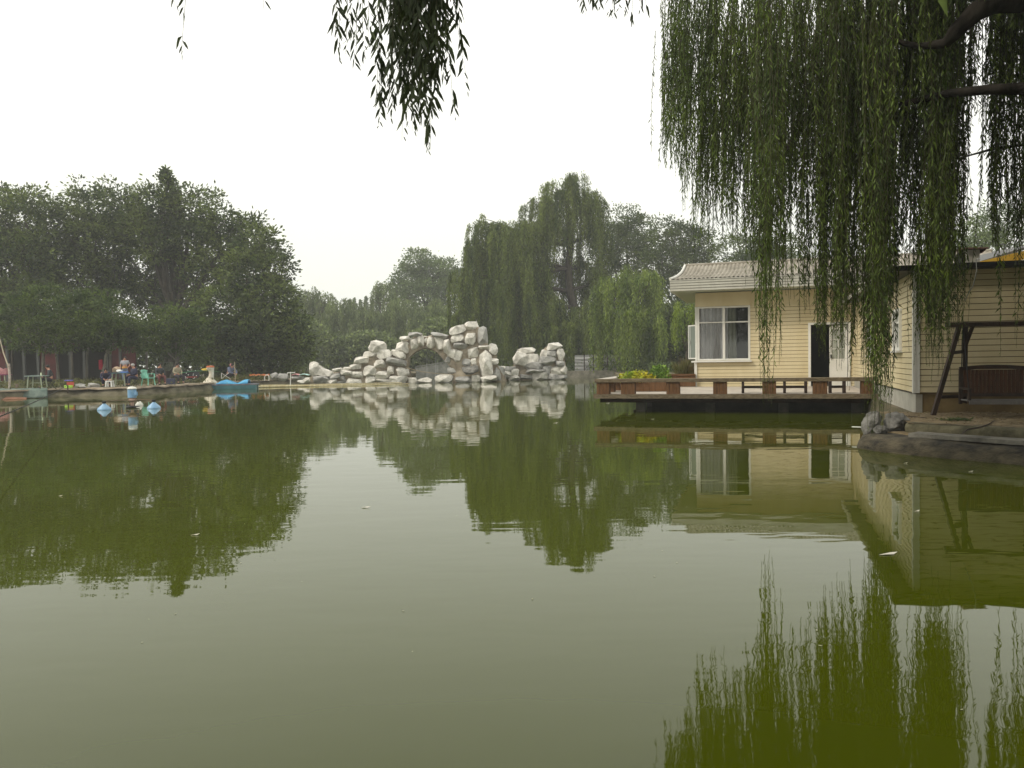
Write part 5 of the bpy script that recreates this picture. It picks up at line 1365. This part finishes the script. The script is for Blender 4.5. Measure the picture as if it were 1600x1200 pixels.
# pink topped table at the very left
p = bank_pt(4, 47, GZ)
t = table('small table with a pink cloth at the left edge of the photo', p, 0.8, 0.6, 0.72, flat('pink_dark', (0.20, 0.05, 0.11)), LEGP)
m = MB(); m.prism([p + Vector((-.38, -.1, .745)), p + Vector((.34, -.1, .745)), p + Vector((.24, -.1, 1.12)), p + Vector((.05, -.1, 1.0)), p + Vector((-.22, -.1, 1.16))], (0, .3, 0))
tag(m.build('pink_sack', flat('pink_cloth', (0.30, 0.14, 0.14)), bevel=.03), 'pink cloth sack standing on the small table at the left edge', 'sack')
# bamboo pole and post
o = MB().tube([at(-6, 512, 42.6), at(0, 530, 42), at(5, 550, 41.6), at(12, 570, 41), at(14, 582, 40.9)], [.02, .025, .03, .032, .035], 7).build('bamboo_rod', mat('bamboo_grey', (0.30, 0.26, 0.18), 0.6)); tag(o, 'long bent bamboo rod leaning at the left edge of the photo', 'rod')
q = at(14, 610, 40.9); o = MB().tube([Vector((q.x, q.y, -0.2)), at(15.2, 590, 40.9), at(13.8, 568, 40.9)], .055, 8).build('white_post', mat('peeling_white', (0.26, 0.20, 0.16), 0.8, (0.55, 0.50, 0.44), 6)); tag(o, 'peeling white post standing at the water edge on the far left', 'post')
q = at(27, 615, 40.4); o = MB().tube([Vector((q.x, q.y, -0.2)), at(26.5, 600, 40.4)], .07, 8).build('stump_post', mat('stump', (0.16, 0.12, 0.09), 0.9)); tag(o, 'short brown stump post right of the peeling white post', 'post')
# green net over the bank edge and red mud board
def drape(pxs, D, name, m_, lab, cat):
    vs = []; fs = []; nx = 26
    for i in range(nx + 1):
        t_ = i / nx; x = pxs[0] + (pxs[1] - pxs[0]) * t_
        for k, (dz, dy) in enumerate(((GZ + .06, .9), (GZ + .09, .2), (GZ + .0, -.25), (.16, -.42), (.03, -.55))):
            p = at(x, 610, D + dy); vs.append((p.x, p.y, dz + 0.05 * noise.noise(Vector((x * .13, k, 0)))))
    for i in range(nx):
        for k in range(4): fs.append((i * 5 + k, (i + 1) * 5 + k, (i + 1) * 5 + k + 1, i * 5 + k + 1))
    m = MB(); m.add(vs, fs); o = m.build(name, m_, smooth=True); s_ = o.modifiers.new('thick', 'SOLIDIFY'); s_.thickness = .02
    tag(o, lab, cat)
drape((-12, 74), 40.2, 'green_tarp', mat('tarp_green', (0.045, 0.075, 0.06), 0.6, (0.13, 0.17, 0.14), 3), 'grey green tarp draped over the shore edge below the weathered table', 'tarp')
m = MB(); m.prism([at(-8, 626, 38.6), at(8, 622, 38.9), at(42, 623, 39.2), at(40, 625, 38.8), at(5, 626, 38.3)], (0, 0, .06)); o = m.build('mud_board', mat('red_mud', (0.16, 0.07, 0.035), 0.9, (0.26, 0.13, 0.08), 3)); tag(o, 'red brown muddy board at the water edge at far left', 'board')
# baskets
p = bank_pt(107, 41.2, GZ + .03)
o = MB().lathe(p, [(.14, 0), (.19, .02), (.21, .14), (.20, .15)], 16).build('lime_basin', flat('lime_plastic', (0.35, 0.60, 0.08))); tag(o, 'lime green basin at the shore edge beside the grey boulder', 'basin')
p = bank_pt(110, 42.4, GZ + .02)
o = MB().lathe(p, [(.13, 0), (.15, .05), (.18, .30), (.19, .31)], 16).build('red_bucket', flat('red_plastic', (0.55, 0.10, 0.07))); tag(o, 'red bucket standing behind the lime green basin', 'bucket')
o = MB().lathe(p + Vector((-.14, .1, 0.36)), [(.16, 0), (.22, .02), (.2, .05)], 16).build('blue_dish', flat('blue_plastic', (0.12, 0.12, 0.45))); tag(o, 'blue dish resting on the rim of the red bucket', 'lid')
# hanging red cloth, rack
p = at(157, 570, 55); m = MB(); m.prism([p + Vector((-.12, 0, .33)), p + Vector((.12, 0, .36)), p + Vector((.15, 0, -.35)), p + Vector((-.13, 0, -.32))], (0, .05, 0)); tag(m.build('red_cloth', flat('crimson_cloth', (0.40, 0.02, 0.05)), bevel=.01), 'crimson cloth hanging on a line among the dark trunks', 'cloth')
o = MB().tube([at(145, 561, 55.03), at(158, 561.5, 55.03), at(171, 560, 55.0)], .012, 5).build('clothes_line', TWIG); tag(o, 'thin clothes line between the thin trunks holding the crimson cloth', 'line')
# fishing rod of the khaki man
pm = bank_pt(277, 47.2)
o = MB().tube([pm + Vector((.25, -.25, .62)), at(300, 580, 46.2), at(322, 579, 45.0), at(345, 581, 44)], [.014, .012, .008, .004], 6).build('fishing_rod', mat('rod_green', (0.08, 0.28, 0.12), 0.4)); tag(o, 'green fishing rod held out level by the khaki shirted angler', 'fishing rod')
# dark cool box and speckled bag by anglers
p = bank_pt(267, 46.4); o = MB().box(p + Vector((0, 0, .17)), (.42, .3, .33)).build('tackle_box', flat('tackle_navy', (0.04, 0.045, 0.08)), bevel=.02); tag(o, 'navy tackle box left of the khaki shirted angler', 'box')
p = bank_pt(298, 53.0); 
t = thing('speckled_bag', 'dark bag with white speckles left of the duck head', 'bag', p)
boulder_mb(p + Vector((0, 0, .42)), (.62, .35, .46), 12).build('body', flat('bag_black', (0.02, 0.022, 0.025)), t, smooth=True)
m = MB()
for k in range(26):
    a = random.uniform(-1.3, 1.3); z = random.uniform(.1, .8); m.lathe((p.x + .58 * math.sin(a) , p.y - .42 * math.cos(a), p.z + z), [(.01, -.03), (.04, 0), (.01, .03)], 6)
m.build('pattern', flat('white_plastic', (0.6, 0.6, 0.58)), t)
o = MB().lathe(bank_pt(262, 55, 1.55), [(.15, -.42), (.36, -.2), (.42, 0.16), (.40, .18)], 18).build('hanging_basket', mat('basket_pale', (0.30, 0.33, 0.25), 0.8, (0.12, 0.13, 0.11), 5)); tag(o, 'pale round basket hanging above the anglers under the trees', 'basket')
o = MB().tube([bank_pt(262, 55, 1.7), bank_pt(262.4, 54.9, 4.6)], .012, 5).build('basket_rope', TWIG); tag(o, 'rope holding the pale round basket from the tree', 'rope')
# folded frame behind the crouching man
m = MB(); m.bar(at(346, 592, 52), at(358, 582, 52.2), .03); m.bar(at(346, 583, 52), at(360, 592, 52.2), .03); m.bar(at(346, 583, 52), at(346, 592, 52), .03); tag(m.build('metal_rack', WHITE), 'white crossed metal frame leaning left of the crouching blue grey person', 'frame')
o = MB().tube([bank_pt(368, 52.5, GZ), at(366.5, 565, 52.6)], [.035, .025], 7).build('bamboo_stake', mat('bamboo_grey', (0.30, 0.26, 0.18), 0.6)); tag(o, 'upright bamboo stake behind the duck boat', 'stake')
o = boulder_mb(at(361.5, 570, 52.9), (.14, .1, .10), 3).build('pink_float', flat('pink_dull', (0.42, 0.16, 0.16)), smooth=True); tag(o, 'dull pink float tied at the top of the bamboo stake', 'float')
o = MB().tube([at(366.6, 567, 52.62), at(362, 569.5, 52.9)], .01, 5).build('float_string', TWIG); tag(o, 'short string from the bamboo stake to the pink float', 'string')
# orange netting, white hoop, tap post, cloth
m = MB(); vs = []; fs = []
for i in range(15):
    x = 390 + i * 2.2
    for k in range(2):
        p_ = at(x, 584.6 + 2.6 * k + .6 * math.sin(i * 1.7 + k), 56); vs.append(p_)
for i in range(14): fs.append((i * 2, i * 2 + 2, i * 2 + 3, i * 2 + 1))
m.add(vs, fs); o = m.build('orange_netting', flat('orange_net', (0.62, 0.20, 0.07))); s_ = o.modifiers.new('t', 'SOLIDIFY'); s_.thickness = .03
tag(o, 'strip of orange netting behind the duck boat stern', 'netting')
for x, lab in ((391, 'thin stake holding the left end of the orange netting'), (405, 'thin stake holding the middle of the orange netting'), (420, 'thin stake holding the right end of the orange netting')):
    q = at(x, 587, 56.04); tag(MB().tube([Vector((q.x, q.y, GZ - .1)), Vector((q.x, q.y, q.z + .12))], .02, 5).build('net_stake', TWIG), lab, 'stake')
hp = [at(413.5, 597, 53), at(413.5, 589, 53), at(415, 586.3, 53), at(417.5, 585.6, 53), at(420, 587.2, 53), at(420.5, 592, 53), at(420, 596, 53)]
hp[0].z = hp[-1].z = GZ; tag(MB().tube(hp, .03, 6).build('white_hoop', WHITE), 'white bent pipe hoop left of the shore boulders', 'hoop')
q = at(453.5, 594, 53); m = MB(); m.tube([Vector((q.x, q.y, -.1)), at(454, 581, 53)], .035, 7); m.tube([at(449, 582.6, 53), at(461, 582.2, 53)], .03, 7); m.tube([at(449, 582.6, 53), at(449.2, 584.6, 53)], .03, 7)
tag(m.build('tap_post', WHITE), 'white T shaped pipe post between the shore boulders', 'pipe post')
def cloth(px, py, D, w_, m_, lab):
    c = at(px, py, D); vs = []; fs = []
    for i in range(9):
        for j in range(5):
            vs.append((c.x + (i / 8 - .5) * w_, c.y + (j / 4 - .5) * .6, c.z + .10 * math.cos((i / 8 - .5) * 2.6) + .05 * noise.noise(Vector((i * .7, j * .7, px)))))
    for i in range(8):
        for j in range(4): fs.append((i * 5 + j, (i + 1) * 5 + j, (i + 1) * 5 + j + 1, i * 5 + j + 1))
    m = MB(); m.add(vs, fs); o = m.build('cloth', m_, smooth=True); s_ = o.modifiers.new('t', 'SOLIDIFY'); s_.thickness = .03; tag(o, lab, 'cloth')
cloth(463, 586.5, 53.9, .50, flat('cloth_pink', (0.50, 0.25, 0.25)), 'faded pink cloth spread on the low grey boulder by the tap post')
cloth(475, 586.5, 54, .65, flat('cloth_mint', (0.42, 0.62, 0.58)), 'pale mint cloth spread on the rocks right of the tap post')
# long bamboo poles floating
for (xa, ya, xb, yb, lab) in [(404, 604.8, 640, 600.6, 'nearer of the two long pale bamboo poles floating before the rockery'), (407, 603.2, 628, 598.8, 'farther of the two long pale bamboo poles floating before the rockery')]:
    a = onz(xa, ya, 0.03); b_ = onz(xb, yb, 0.03)
    pts = [a.lerp(b_, k / 10) + Vector((0, .12 * math.sin(k * .9), .03)) for k in range(11)]
    tag(MB().tube(pts, [.055 - .003 * k for k in range(11)], 8).build('bamboo_pole', mat('bamboo_pale', (0.42, 0.34, 0.17), 0.55, (0.62, 0.56, 0.36), 2, stretch=(4, 1, 1))), lab, 'bamboo pole')
# T2 aerial line of twine draped across rock arch
pts = [at(636, 575, 56), at(660, 581, 55.9), at(685, 584, 55.8), at(705, 585, 55.7), at(722, 588, 55.6), at(738, 586, 55.5), at(748, 582, 55.5)]
tag(MB().tube(pts, .02, 5).build('rope', mat('rope_tan', (0.30, 0.24, 0.15), 0.9)), 'tan rope sagging across the opening of the rock arch', 'rope')
# falling water in the arch
m = MB()
for x, y0, y1, r_ in [(666, 549, 592, .012), (668, 549, 592, .010), (680, 551, 590, .016), (682.5, 552, 588, .014), (684, 552, 585, .01), (698, 573, 588, .02)]:
    a = at(x, y0, 57.2); b_ = at(x + .2, y1, 57.2); b_.z = max(b_.z, 0)
    m.tube([a, a.lerp(b_, .5) + Vector((.02, 0, 0)), Vector((b_.x, b_.y, 0))], [r_ * .6, r_ * .8, r_], 5)
wf_ = bpy.data.materials.new('falling_water'); wf_.use_nodes = True; pb = wf_.node_tree.nodes['Principled BSDF']; pb.inputs['Base Color'].default_value = (.75, .78, .78, 1); pb.inputs['Alpha'].default_value = .45; pb.inputs['Roughness'].default_value = .2
tag(m.build('falling_water', wf_), 'thin white threads of water falling inside the rock arch', 'waterfall')

# ------------------------------------------------------------------ duck boat
def duck():
    bow = onz(320, 608.5, 0); st = onz(402, 606.8, 0)
    t = thing('duck_boat', 'teal and blue duck headed pedal boat moored by the left shore', 'boat', (bow.x, bow.y, 0))
    X = (st - bow); L = X.length; X.normalize(); Y = Vector((-X.y, X.x, 0)).normalized()
    M = Matrix(((X.x, Y.x, 0, bow.x), (X.y, Y.y, 0, bow.y), (0, 0, 1, 0), (0, 0, 0, 1)))
    TEAL = mat('boat_teal', (0.06, 0.17, 0.20), 0.4, (0.09, 0.24, 0.27), 2); RIM = mat('boat_rim', (0.10, 0.11, 0.14), 0.5, (0.22, 0.22, 0.25), 3)
    BL = mat('boat_blue', (0.05, 0.25, 0.48), 0.5, (0.10, 0.40, 0.62), 2); DW = mat('duck_white', (0.50, 0.44, 0.34), 0.7, (0.68, 0.63, 0.52), 5)
    prof = [(0.0, .28), (.08, .5), (.25, .68), (.6, .75), (.9, .75), (1.0, .70)]
    def ring(z, k, ex=0): return [Vector((a * L + (ex if a > .5 else -ex), s * w_ * k, z)) for s, seq in ((-1, prof), (1, prof[::-1])) for a, w_ in seq]
    hull = MB(); r0 = ring(-.12, .9); r1 = ring(.10, 1.0); r2 = ring(.24, 1.02); n = len(r0)
    hull.add(r0 + r1 + r2, [tuple(range(n))[::-1]] + [(i, (i + 1) % n, (i + 1) % n + n, i + n) for i in range(n)] + [(i + n, (i + 1) % n + n, (i + 1) % n + 2 * n, i + 2 * n) for i in range(n)])
    hull.xf(M).build('hull', TEAL, t)
    rim = MB(); r3 = ring(.24, 1.06, .03); r4 = ring(.31, 1.06, .03)
    rim.add(r3 + r4, [tuple(range(n))[::-1], tuple(range(n, 2 * n))] + [(i, (i + 1) % n, (i + 1) % n + n, i + n) for i in range(n)])
    rim.xf(M).build('deck', RIM, t)
    body = MB(); body.lathe((.32, 0, .30), [(.42, 0), (.46, .06), (.40, .18), (.26, .30), (.19, .42)], 18, 1, .85); body.xf(M).build('duck_breast', DW, t, smooth=True)
    nk = MB().tube([(.34, 0, .6), (.40, 0, .8), (.42, 0, 1.02), (.40, 0, 1.18), (.37, 0, 1.3)], [.2, .155, .15, .17, .15], 14).xf(M).build('neck', DW, t, smooth=True)
    hd = MB().lathe((.36, 0, 1.28), [(.10, -.14), (.21, -.06), (.235, .04), (.20, .13), (.08, .19)], 18).xf(M).build('head', DW, t, smooth=True)
    MB().lathe((.36, 0, 1.38), [(.235, -.03), (.25, 0), (.24, .05), (.15, .08), (.04, .09)], 18).xf(M).build('cap', flat('cap_red', (0.42, 0.12, 0.05)), hd, smooth=True)
    MB().tube([(.16, 0, 1.24), (-.02, 0, 1.22), (-.16, 0, 1.25)], [.10, .07, .03], 10).xf(M).build('beak', flat('beak_yellow', (0.60, 0.42, 0.06)), hd, smooth=True)
    for s in (-1, 1): MB().lathe((.26, s * .19, 1.30), [(.01, -.035), (.035, 0), (.01, .035)], 10).xf(M).build('eye', BLACK, hd)
    tp_ = MB(); vs = []; fs = []; nx = 24
    for i in range(nx + 1):
        u_ = i / nx
        for j in range(9):
            v_ = j / 8 - .5
            zz = .34 + .26 * (abs(math.sin(u_ * PI * 1.5 + .3)) ** 1.4) * (1 - (2 * abs(v_)) ** 4) * .9 + .03 * noise.noise(Vector((u_ * 9, v_ * 6, 0)))
            vs.append((.78 + u_ * (L - 1.25), v_ * 1.32, zz))
    for i in range(nx):
        for j in range(8): fs.append((i * 9 + j, (i + 1) * 9 + j, (i + 1) * 9 + j + 1, i * 9 + j + 1))
    tp_.add(vs, fs); o = tp_.xf(M).build('seat_cover', BL, t, smooth=True); s_ = o.modifiers.new('t', 'SOLIDIFY'); s_.thickness = .03
    MB().box((L + .03, 0, .02), (.05, .3, .42)).xf(M).build('rudder', mat('rudder', (0.03, 0.08, 0.08), 0.5), t)
duck()

# ------------------------------------------------------------------ aerator on floats
def aerator():
    c = onz(207, 637, 0); A = onz(163, 640.5, 0); B = onz(240.5, 638, 0); Cc = onz(213, 634, 0)
    t = thing('pond_aerator', 'floating pond aerator with blue motor and two blue conical floats on a rod', 'aerator', (c.x, c.y, 0))
    FB = mat('float_blue', (0.16, 0.32, 0.52), 0.35, (0.28, 0.45, 0.62), 3); FW = flat('float_white', (0.55, 0.55, 0.5))
    z0 = .30
    for P in (A, B):
        MB().lathe((P.x, P.y, 0), [(.05, -.22), (.22, -.05), (.235, .01), (.22, .06), (.05, .22), (.04, .25)], 22).build('float', FB, t, smooth=True)
        MB().lathe((P.x, P.y, 0), [(.07, .24), (.07, .31), (.03, .32)], 12).build('cap', BLACK, t)
    MB().lathe((Cc.x, Cc.y + .25, 0), [(.05, -.2), (.14, -.03), (.15, .03), (.05, .16)], 18).build('float', FW, t, smooth=True)
    MB().lathe((c.x, c.y, 0), [(.03, -.2), (.05, .0), (.26, .03), (.22, .06), (.05, .08)], 18).build('impeller', BLACK, t)
    m = MB(); m.tube([Vector((A.x, A.y, z0)), Vector((c.x, c.y + .05, z0 + .01)), Vector((B.x, B.y, z0))], .015, 6); m.tube([Vector((c.x, c.y, z0)), Vector((Cc.x, Cc.y + .25, .14))], .015, 6); m.build('frame', mat('frame_brown', (0.16, 0.11, 0.07), 0.7), t)
    MB().lathe((c.x, c.y, 0), [(.05, .05), (.06, .2), (.16, .28), (.10, .36), (.155, .37)], 14).build('mount', flat('mount_rusty', (0.32, 0.22, 0.17)), t)
    mo = MB().lathe((c.x, c.y, 0), [(.15, .37), (.155, .38), (.155, .68), (.15, .69)], 20).build('motor', FB, t, smooth=False)
    MB().lathe((c.x, c.y, 0), [(.175, .69), (.175, .71), (.12, .77), (.03, .79)], 20).build('cover', FW, mo, smooth=True)
    MB().box((c.x + .17, c.y - .05, .52), (.08, .12, .14)).build('junction_box', FB, mo, bevel=.01)
aerator()
# rope from the near left bank to the far one
p_a = Vector((-3.2, 2.6, 0.82)); p_b = at(106, 609, 40.6); p_b.z = 0.55
pts = []
for k in range(25):
    t_ = k / 24; q = p_a.lerp(p_b, t_); q.z -= 0.10 * math.sin(PI * t_) - 0.06; pts.append(q)
tag(MB().tube(pts, .013, 6).build('mooring_rope', mat('rope_dark', (0.03, 0.03, 0.025), 0.8)), 'thin dark rope stretched low over the water from the left edge to the basins', 'rope')
o = MB().tube([(-3.2, 2.55, -.3), (-3.2, 2.55, .95)], .05, 8).build('rope_post', WOODK); tag(o, 'dark post in the near left shallows holding the rope', 'post')
o = MB().tube([p_b - Vector((0, 0, .35)), p_b + Vector((0, 0, .06))], .03, 8).build('rope_stake', WOODK); tag(o, 'short stake holding the far end of the rope beside the lime basin', 'stake')

# ------------------------------------------------------------------ red shed in the wood, stone bridge, metal fence, far blocks
RED = mat('red_paint_shaded', (0.035, 0.006, 0.006), 0.8, (0.085, 0.011, 0.010), 1.2)  # reds darkened so the shade of the wood sits in the colour
def shed():
    D = 60; x0 = at(-60, 560, D).x; x1 = at(212, 560, D + 3).x
    t = thing('red_shed', 'long low red shed, coloured dark for shade, behind the trunks of the left wood', 'shed', ((x0 + x1) / 2, D, GZ))
    zt = at(100, 533, D).z
    segs = [(-60, 14), (62, 92), (170, 212)]
    m = MB()
    for a, b_ in segs:
        xa = at(a, 560, D).x; xb = at(b_, 560, D).x; m.box(((xa + xb) / 2, D, (GZ + zt) / 2), (xb - xa, .2, zt - GZ))
    m.box(((x0 + x1) / 2, D - .02, zt - .18), (x1 - x0, .22, .36 - .02)); m.build('wall', RED, t)
    m = MB(); m.box(((x0 + x1) / 2, D + 3, (GZ + zt) / 2), (x1 - x0, .2, zt - GZ)); m.build('back_wall', DARKIN, t)
    m = MB(); m.box(((x0 + x1) / 2, D + 1.4, zt + .1), (x1 - x0 + .6, 4, .16)); m.build('roof', mat('roof_dark', (0.05, 0.05, 0.05), 0.9), t)
    for a in (14, 40, 62, 92, 112, 134, 170, 190):
        xa = at(a, 560, D).x; MB().box((xa, D - .2, (GZ + zt) / 2), (.16, .16, zt - GZ)).build('post', mat('post_grey', (0.07, 0.075, 0.07), 0.8), t)
shed()
def bridge():
    D = 74
    t = thing('stone_bridge', 'small grey stone arch bridge with balustrade half hidden behind the rockery', 'bridge', at(715, 590, D))
    STN = mat('stone_grey', (0.13, 0.135, 0.12), 0.9, (0.27, 0.27, 0.245), 2, 0.3)
    P = lambda x, y: at(x, y, D)
    top = [P(650, 575), P(690, 569), P(730, 553), P(793, 550.5), P(812, 553)]
    arch = [P(800, 592)] + [P(785 + 14.5 * math.cos(PI * k / 10), 584 - 19 * math.sin(PI * k / 10)) for k in range(11)] + [P(768, 592)]
    arch2 = [P(700, 592)] + [P(672 + 22 * math.cos(PI * k / 10), 588 - 5 * math.sin(PI * k / 10)) for k in range(11)] + [P(648, 592)]
    poly = [P(650, 592)] + top + [P(812, 592)] + arch[0:]
    o = MB().prism(poly, (0, 2.2, 0)).build('arch_wall', STN, t)
    m = MB()
    for i in range(4):
        m.bar(top[i] + Vector((0, .1, .12)), top[i + 1] + Vector((0, .1, .12)), .2, .1)
        for k in range(5):
            q = top[i].lerp(top[i + 1], k / 5); m.box(q + Vector((0, .1, .0)), (.12, .12, .3))
    m.build('balustrade', STN, t)
bridge()
def fence():
    D = 67
    t = thing('sheet_fence', 'pale corrugated sheet fence with scroll ironwork on the far bank left of the deck', 'fence', at(930, 583, D))
    a = at(897, 560, D + 2).x; b_ = at(957, 560, D).x
    zt = at(930, 554.5, D).z; zb = at(930, 583, D).z
    for r_ in range(5):
        m = MB(); n = 120; vs = []
        z0 = zb + (zt - zb) * r_ / 5; z1 = zb + (zt - zb) * (r_ + 1) / 5
        for i in range(n + 1):
            x = a + (b_ - a) * i / n + .0; sag = .05 * math.sin(i * .05 + r_)
            for z in (z0 + .02, (z0 + z1) / 2, z1 + .03): vs.append((x, D + 1.2 * (1 - i / n) + (.05 if z == (z0 + z1) / 2 else 0) + r_ * .02, z + sag))
        m.add(vs, [(i * 3 + k, i * 3 + 3 + k, i * 3 + 4 + k, i * 3 + 1 + k) for i in range(n) for k in range(2)])
        m.build('sheet', mat('zinc_sheet', (0.20, 0.205, 0.20), 0.7, (0.38, 0.38, 0.37), 1.2, stretch=(.4, 1, 5)), t)
    for x in (913, 927.5, 949.5):
        q = at(x, 570, D - .1); MB().box((q.x, q.y, (zb + zt) / 2), (.08, .08, zt - zb + .2)).build('post', WOODK, t)
    m = MB()
    for x0 in (915, 921, 931, 938, 944):
        m.tube([at(x0 + 3 + 3.0 * math.cos(PI * k / 8), 578 - 6 * math.sin(PI * k / 8), D - .15) for k in range(9)], .018, 4)
    m.bar(at(912, 571, D - .15), at(957, 570, D - .15), .03); m.build('ironwork', BLACK, t)
    o = MB().box((b_ + .28, D - .05, (zt + zb) / 2 - .05), (.6, .25, zt - zb)).build('end_pier', mat('pier_pale', (0.34, 0.34, 0.32), 0.8), t)
fence()
q = at(945, 586, 66)
o = MB().box((q.x, 65.4, .2), (9, .5, .7)).build('quay_edge', CONC); tag(o, 'low concrete quay edge below the corrugated sheet fence', 'quay')
for px0, px1, py, D, lab, m_, bars in [(1382, 1403, 381, 190, 'pale blue grey tower block glimpsed left of the hanging strands', flat('tower_pale', (0.42, 0.46, 0.52)), 7), (1292, 1311, 372, 200, 'distant white tower block with red stripe behind the roof', flat('tower_white', (0.5, 0.52, 0.55)), 8)]:
    a = at(px0, 560, D); b_ = at(px1, 560, D); zt = at((px0 + px1) / 2, py, D).z
    t = thing('tower_block', lab, 'building', ((a.x + b_.x) / 2, D, GZ))
    MB().box(((a.x + b_.x) / 2, D + 4, (zt + GZ) / 2), (b_.x - a.x, 8, zt - GZ)).build('wall', m_, t)
    for f_ in range(bars):
        z = GZ + (zt - GZ) * (f_ + .6) / bars
        MB().box(((a.x + b_.x) / 2, D - .02, z), ((b_.x - a.x) * .85, .1, (zt - GZ) / bars * .4)).build('window', mat('tower_window', (0.14, 0.16, 0.19), 0.4), t)
    if bars == 8: MB().box((b_.x - .5, D - .05, (zt + GZ) / 2 + 6), (.7, .12, zt - GZ - 14)).build('stripe', flat('tower_red', (0.5, 0.15, 0.15)), t)

# floating leaves and specks on the water
m_l = mat('floating_leaf', (0.62, 0.58, 0.50), 0.6)
for x, y, s_, lab in [(1388, 866, .085, 'white feather shaped leaf floating below the reflected house'), (950, 630, .07, 'pale leaf floating left of the deck corner'), (1415, 724, .03, 'tiny pale petal floating below the embankment'),
                      (572, 793, .05, 'small dark leaf floating alone in the middle of the pond'), (1517, 737, .03, 'tiny petal floating below the swing embankment'), (1020, 655, .04, 'small leaf floating in front of the deck'), (868, 661, .06, 'pale leaf floating before the right hand rock hump'), (1433, 799, .03, 'tiny leaf floating on the reflected wall corner'), (305, 836, .04, 'pale leaf floating on the left tree reflection'), (95, 775, .04, 'tiny leaf floating at the left on the dark reflection')]:
    p = onz(x, y, .004)
    a_ = random.uniform(-.5, .5); dx = Vector((math.cos(a_), math.sin(a_), 0)); dy = Vector((-dx.y, dx.x, 0))
    m = MB(); rim_ = [p + dx * s_ + Vector((0, 0, .012)), p + dx * s_ * .4 + dy * s_ * .22 + Vector((0, 0, .006)), p - dx * s_ * .4 + dy * s_ * .2, p - dx * s_, p - dx * s_ * .4 - dy * s_ * .2 + Vector((0, 0, .004)), p + dx * s_ * .4 - dy * s_ * .22]
    m.prism(rim_, (0, 0, .003)); tag(m.build('floating_leaf', m_l), lab, 'leaf')

n = 420
P = np.stack([rng.uniform(-22, 8, n), 3 + 34 * rng.random(n) ** 1.3, np.full(n, .004)], 1)
keep = (P[:, 0] < 2 + P[:, 1] * .2)
P = P[keep]
a_ = rng.uniform(0, 6.28, len(P)); s_ = rng.uniform(.004, .014, len(P))[:, None]
dx = np.stack([np.cos(a_), np.sin(a_), 0 * a_], 1) * s_; dy = np.stack([-np.sin(a_), np.cos(a_), 0 * a_], 1) * s_ * .5
tag(quads('floating_debris', np.stack([P - dx, P + dy, P + dx, P - dy], 1), mat('debris', (0.30, 0.30, 0.20), 0.8)), kind='stuff')

# ------------------------------------------------------------------ haze
hz = bpy.data.materials.new('haze'); hz.use_nodes = True
nt = hz.node_tree; nt.nodes.clear()
vo = nt.nodes.new('ShaderNodeVolumePrincipled'); vo.inputs['Color'].default_value = (0.93, 0.95, 0.95, 1); vo.inputs['Density'].default_value = 0.0012; vo.inputs['Anisotropy'].default_value = 0.0
ou = nt.nodes.new('ShaderNodeOutputMaterial'); nt.links.new(vo.outputs[0], ou.inputs['Volume'])
HAZE = True; HTOP = 23.0
if HAZE:
    o = MB().box((0, 0, (HTOP - 2.2) / 2), (484, 484, HTOP + 2.2)).build('haze', hz); tag(o, kind='stuff')
